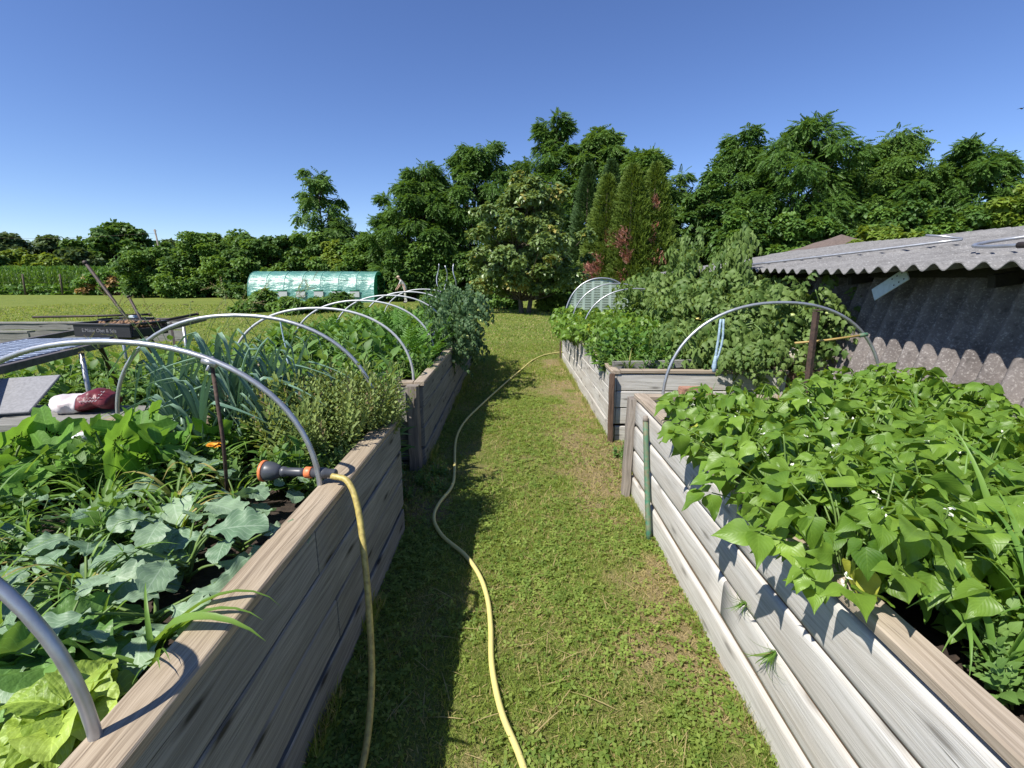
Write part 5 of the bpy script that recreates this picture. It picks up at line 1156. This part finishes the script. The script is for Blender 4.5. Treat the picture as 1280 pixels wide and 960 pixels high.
for i, (a, b, tp, Yd, lb) in enumerate(((22, 58, 314, 74, 'yellowish bush behind the corn at the left'), (52, 92, 319, 72, 'second yellowish bush behind the corn'), (92, 135, 312, 76, 'grey green bush behind the corn beside the big tree'), (-20, 24, 316, 70, 'dark bush behind the corn at the left edge'))):
    tree('shrub', lb, 'shrub', wpos((a + b) / 2, Yd), Yd, (b - a) / 600 * Yd * 1.1, ptop(tp, Yd), .2, ('yellowgreen', 'yellowgreen', 'distant', 'hedge_dark')[i], CLUST, 30, 55, (.45, .8), .18, .1, .12, .5, .8, 130 + i, shape=dome)
# corn
mb = MB(); SB = [strap(1, .05, 5, b, .3, None, .3) for b in (1.6, 2.2)]
CORN = []
for k in range(4):
    q = MB()
    for j in range(11):
        a = j * PI + RNG.normal(0, .4); o = np.array([math.cos(a), math.sin(a), 0]); scatter(q, SB[j % 2], [(0, 0, .3 + j * .18)], [o * .55 + (0, 0, 1)], [-o], RNG.uniform(.7, .95), [.5])
    tube(q, [(0, 0, 0), (0, 0, 2.4)], [.02, .008], 5); scatter(q, L_need, [(0, 0, 2.3)] * 4, rnd_dirs(4, .6, 1), [(1, 0, 0)], .35, [.9] * 4)
    v_, f_, u_, t_ = q.tmpl(); CORN.append((np.stack([v_[:, 0], v_[:, 2], -v_[:, 1]], 1), f_, u_, t_))
for y in np.arange(48.5, 58, .75):
    x = np.arange(-78, wpos(262, y) if y < 50 else wpos(300, y), .28); x = x + RNG.normal(0, .05, len(x)); g = RNG.integers(0, 4, len(x))
    for k in range(4):
        m = g == k; n = m.sum(); a = RNG.uniform(0, 6.28, n)
        scatter(mb, CORN[k], np.stack([x[m], y + RNG.normal(0, .08, n), 0 * x[m]], 1), np.array([0, 0, 1.]) + RNG.normal(0, .04, (n, 3)), np.stack([np.cos(a), np.sin(a), 0 * a], 1), RNG.uniform(.9, 1.1, n))
tag(mb.build('corn_field', M['corn']), 'tall green corn field behind the wire fence', 'corn field', kind='stuff')

# verge weeds along the corn, fence
mb = MB(); n = 2600; x = RNG.uniform(-75, -25, n); y = 46.6 + RNG.random(n) * 1.4
scatter(mb, CLUST, np.stack([x, y, RNG.random(n) ** 2 * .9], 1), RNG.normal(0, 1, (n, 3)) + (0, 0, 1), RNG.normal(0, .4, (n, 3)) + (0, 0, 1), RNG.uniform(.2, .42, n))
tag(mb.build('verge_weeds', M['weed']), 'rough weeds along the foot of the corn field fence', 'weeds', kind='stuff')
t = thing('wire_fence', 'old wire fence on dark wooden posts in front of the corn', 'fence', (-40, 46.4, 0))
for k, x in enumerate(np.arange(-64, -27, 3.55)):
    mb = MB(); l = RNG.normal(0, .09); tube(mb, [(x + 40, 0, -.1), (x + 40 + l, 0, 1.0), (x + 40 + l * 2, 0, 1.95)], [.09, .085, .075], 7); mb.build('post', M['bark'], t)
mb = MB()
for z in (.4, .8, 1.2, 1.6): mb = MB(); tube(mb, [(x, .02 * math.sin(x), z + .03 * math.sin(x * 1.77)) for x in np.arange(-24.2, 12, 1.0)], .006, 4); mb.build('wire', M['rust'], t)
tree('dry_bush', 'brownish dry bush at the fence before the corn', 'bush', wpos(135, 46), 46, 4.2, 2.1, .1, 'dry', CLUST, 22, 40, (.2, .36), .2, .1, .05, .5, .4, 141, shape=dome, second=('weed', .5))
t = thing('utility_pole', 'distant pale utility pole leaning right of the big tree', 'pole', (wpos(216, 68), 68, 0))
mb = MB(); tube(mb, [(0, 0, 0), (-.05, 0, 4), (-.35, 0, 8.0)], [.14, .12, .10], 8); mb.build('pole', M['post_grey'], t)
mb = MB(); tube(mb, [(-.55, 0, 7.8), (-.1, 0, 7.8)], .035, 6); mb.build('crossarm', M['post_grey'], t)
mb = MB(); tube(mb, [(-30, 2, 7.2), (-15, 1, 6.9), (-.35, 0, 7.5)], .014, 4, seg=6); mb.build('wire', M['rust'], t)

# ------------------------------------------------------------------ greenhouse
t = thing('polytunnel', 'green film tunnel greenhouse with white sheen on the far lawn', 'greenhouse', (-13.4, 34.0, 0))
GL, GW, GH = 8.4, 3.0, 2.02
def arch(a): return (GW / 2 * np.sign(np.cos(a)) * np.abs(np.cos(a)) ** .82, GH * np.sin(a) ** .72)
mb = MB(); nx, na = 90, 40; V = []; uv = []
for i in range(nx):
    x = -GL / 2 + GL * i / (nx - 1); rib = abs(math.sin(PI * i / (nx - 1) * 7))
    for j in range(na):
        a = PI - PI * j / (na - 1); y, z = arch(a)
        wr = .05 * rib * (fbm(x * 1.4 + j * .06, j * .22 - x * .5, 1.6, 3) - .55) * 2 * (math.sin(a) ** .4) - .03 * rib
        nv = np.array([y, z * .8]) / max(.3, math.hypot(y, z * .8)); V.append((x, -(-y) + nv[0] * wr, max(0, z + nv[1] * wr))); uv.append((x, j * .11))
mb.add(V, [grid_faces(nx, na)], uv); mb.build('film_cover', M['film'], t)
for e, xe in enumerate((GL / 2 - .01, -GL / 2 + .01)):
    mb = MB(); V = []; yy = np.linspace(-GW / 2 * .995, GW / 2 * .995, 41)
    top_ = lambda y: GH * (1 - abs(y / (GW / 2)) ** (2 / .82)) ** .36
    for y in yy:
        b = 1.78 if (e == 0 and abs(y) < .5) else 0
        for k in np.linspace(0, 1, 6): V.append((xe, y, b + max(.01, top_(y) - b) * k))
    mb.add(V, [grid_faces(41, 6)]); mb.build('end_wall', M['film_end'], t)
mb = MB(); V = [(GL / 2 + .02 + .25 * k, .52 + .12 * math.sin(k * 5), z) for k in np.linspace(0, 1, 6) for z in (.03, 1.7)]
mb.add(V, [grid_faces(6, 2)]); mb.build('door_flap', M['film_end'], t)
M['ftube'] = plain('green_frame_tube', (.16, .42, .36), .5)
for k in range(8):
    mb = MB(); x = -GL / 2 + GL * k / 7; a = np.linspace(PI, 0, 30); y, z = arch(a); tube(mb, np.stack([np.full(30, x), y * 1.004, z * 1.004 + .004], 1), .018, 6); mb.build('rib', M['ftube'], t)
for a0 in (PI * .5, PI * .78): mb = MB(); y, z = arch(a0); tube(mb, [(-GL / 2, float(y) * 1.004, float(z)), (GL / 2, float(y) * 1.004, float(z))], .014, 6); mb.build('rail', M['ftube'], t)
for k in range(6):
    mb = MB(); x = -GL / 2 + GL / 7 * (k + .95); box(mb, (0, 0, 0), (.62, .02, .42), bev=.004)
    o = mb.build('mesh_window', M['mesh_window'], t); o.location = (x, -GW / 2 - .045, .56); o.rotation_euler = (R(-5), 0, 0)
    mb = MB(); tube(mb, [(-.33, -.02, .23), (.33, -.02, .23)], .035, 8); mb.build('rolled_flap', M['film_end'], o)

# ------------------------------------------------------------------ people
def person(label, loc, rz, joints, edges, bands, cap=None, hair=None, s=1.0):
    t = thing('person', label, 'person', loc, rz)
    names = list(joints); me = bpy.data.meshes.new('body')
    me.from_pydata([joints[k][0] for k in names], [(names.index(a), names.index(b)) for a, b in edges], [])
    o = bpy.data.objects.new('body', me); C.objects.link(o)
    mod = o.modifiers.new('skin', 'SKIN'); sv = me.skin_vertices[0].data
    for i, k in enumerate(names):
        r = joints[k][1]; sv[i].radius = r if isinstance(r, tuple) else (r, r)
        sv[i].use_root = (k == 'pelvis')
    sub = o.modifiers.new('sub', 'SUBSURF'); sub.levels = 2; sub.render_levels = 2
    bpy.context.view_layer.update(); dg = bpy.context.evaluated_depsgraph_get()
    m2 = bpy.data.meshes.new_from_object(o.evaluated_get(dg)); bpy.data.objects.remove(o)
    o = bpy.data.objects.new('body', m2); C.objects.link(o); o.parent = t; m2.materials.clear()
    for k in bands[0]: m2.materials.append(M[k])
    for p in m2.polygons: p.use_smooth = True; p.material_index = bands[1](p.center)
    if cap or hair:
        hd = Vector(joints['head'][0]); r = .108; mb = MB(); V = []; n, q = 7, 16
        for i in range(n):
            e = PI / 2 * i / (n - 1) * (1.0 if cap else 1.15)
            for j in range(q): a = 2 * PI * j / q; V.append((hd.x + r * math.sin(e) * math.cos(a), hd.y + r * .9 * math.sin(e) * math.sin(a), hd.z + .04 + r * math.cos(e)))
        mb.add(V, [grid_faces(n, q, True)])
        if cap:
            V = [(hd.x - (.09 + .10 * k * math.cos(b)), hd.y + .085 * math.sin(b), hd.z + .045 - .03 * k) for b in np.linspace(-1.2, 1.2, 9) for k in (0, 1)]
            mb.add(V, [grid_faces(9, 2)]); mb.add(np.array(V) - (0, 0, .008), [grid_faces(9, 2)[:, ::-1]])
        mb.build('cap' if cap else 'hair', M[cap or hair], t)
    for sgn in (-1, 1):
        mb = MB(); hd = Vector(joints['head'][0]); bm = bmesh.new(); bmesh.ops.create_uvsphere(bm, u_segments=8, v_segments=6, radius=.013); add_bm(mb, bm, Matrix.Translation((hd.x - .098, hd.y + sgn * .034, hd.z + .01)), .5, 0, True); bm.free(); mb.build('eye', M['crate'], t)
    return t
M['skin'] = plain('skin', (.42, .26, .19), .55, 0, .1); M['shirt'] = plain('pale_grey_shirt', (.46, .45, .42), .8, 0, .15); M['trousers'] = plain('pale_trousers', (.5, .48, .42), .8, 0, .15)
M['cap'] = plain('beige_cap', (.55, .42, .3), .8, 0, .15); M['dark_cloth'] = plain('dark_clothes', (.05, .045, .04), .8, 0, .2); M['shoe'] = plain('dark_shoe', (.04, .035, .03), .6)
def fig(lean, arm, knee=0.0):
    J = {'pelvis': ((0, 0, .93), (.15, .12)), 'waist': ((-.04 * lean, 0, 1.08), (.17, .14)), 'chest': ((-.22 * lean, 0, 1.30), (.20, .15)), 'neckb': ((-.36 * lean, 0, 1.44), (.075, .07)), 'neck': ((-.43 * lean, 0, 1.52), (.055, .055)),
         'head': ((-.52 * lean - .02, 0, 1.60), (.085, .10)), 'crown': ((-.55 * lean - .01, 0, 1.70), (.075, .085)), 'nose': ((-.52 * lean - .115, 0, 1.585), .018)}
    E_ = [('pelvis', 'waist'), ('waist', 'chest'), ('chest', 'neckb'), ('neckb', 'neck'), ('neck', 'head'), ('head', 'crown'), ('head', 'nose')]
    for s in (-1, 1):
        n = 'lr'[s > 0]; sx = -.30 * lean
        J['sh' + n] = ((sx, s * .19, 1.40), .062); J['el' + n] = ((sx - arm[0] * .26, s * .24, 1.40 - .26), .046); J['wr' + n] = ((sx - arm[0] * .26 - arm[1] * .24, s * .21, 1.14 - (.25 - .1 * arm[1])), .033)
        w_ = J['wr' + n][0]; J['ha' + n] = ((w_[0] - .05, w_[1], w_[2] - .06), (.04, .022)); E_ += [('chest', 'sh' + n), ('sh' + n, 'el' + n), ('el' + n, 'wr' + n), ('wr' + n, 'ha' + n)]
        for k in range(4): J['f%s%d' % (n, k)] = ((w_[0] - .075 - .006 * (k % 2), w_[1] + (k - 1.5) * .02, w_[2] - .13 - .01 * (k in (1, 2))), .009); E_.append(('ha' + n, 'f%s%d' % (n, k)))
        J['th' + n] = ((w_[0] - .09, w_[1] - s * .04, w_[2] - .06), .01); E_.append(('ha' + n, 'th' + n))
        J['hip' + n] = ((.01, s * .095, .86), .10); J['kn' + n] = ((-.03 - s * knee, s * .11, .48), .066); J['an' + n] = ((.03 - s * knee * 1.5, s * .12, .09), .045); J['to' + n] = ((-.13 - s * knee * 1.5, s * .135, .035), (.045, .032)); E_ += [('pelvis', 'hip' + n), ('hip' + n, 'kn' + n), ('kn' + n, 'an' + n), ('an' + n, 'to' + n)]
    return J, E_
def bands(arm_z, shirt):
    def f(c):
        if c.z > 1.49: return 2
        if c.z < .085: return 3
        if abs(c.y) > .17 and c.z < arm_z and c.z > .7: return 2
        return 0 if c.z > .92 else 1
    return f
J, E_ = fig(.75, (.5, .6), .05)
person('person in beige cap and pale grey shirt bending forward beside the dry brush', (wpos(509, 31.5), 31.5, 0), 0, J, E_, (['shirt', 'trousers', 'skin', 'shoe'], bands(1.22, 1)), cap='cap')
J, E_ = fig(.15, (.3, .5), .04)
person('person in dark clothes standing in the greenhouse doorway', (wpos(469.5, 33.7), 33.75, 0), R(165), J, E_, (['dark_cloth', 'dark_cloth', 'skin', 'shoe'], bands(1.2, 1)), hair='crate')

# ------------------------------------------------------------------ bird
t = thing('bird', 'small dark bird flying high in the sky at the upper right', 'bird', (38.6, 40, 14.1), .4)
mb = MB(); tube(mb, [(-.16, 0, .0), (-.08, 0, .01), (.02, 0, .015), (.1, 0, .02), (.15, 0, .02)], [.012, .05, .055, .036, .008], 8, seg=3); tube(mb, [(-.12, 0, 0), (-.24, 0, 0)], [.02, .035], 6); mb.build('body', M['crate'], t)
for s in (-1, 1):
    mb = MB(); q = [(.04, 0, 0), (.05, s * .14, .07), (.0, s * .30, .03), (-.04, s * .14, .06), (-.06, 0, 0)]; mb.add(q + [(x, y, z - .008) for x, y, z in q], [np.array([(0, 1, 3, 4), (5, 9, 8, 6)]), np.array([(1, 2, 3), (6, 8, 7)])]); mb.build('wing', M['crate'], t)
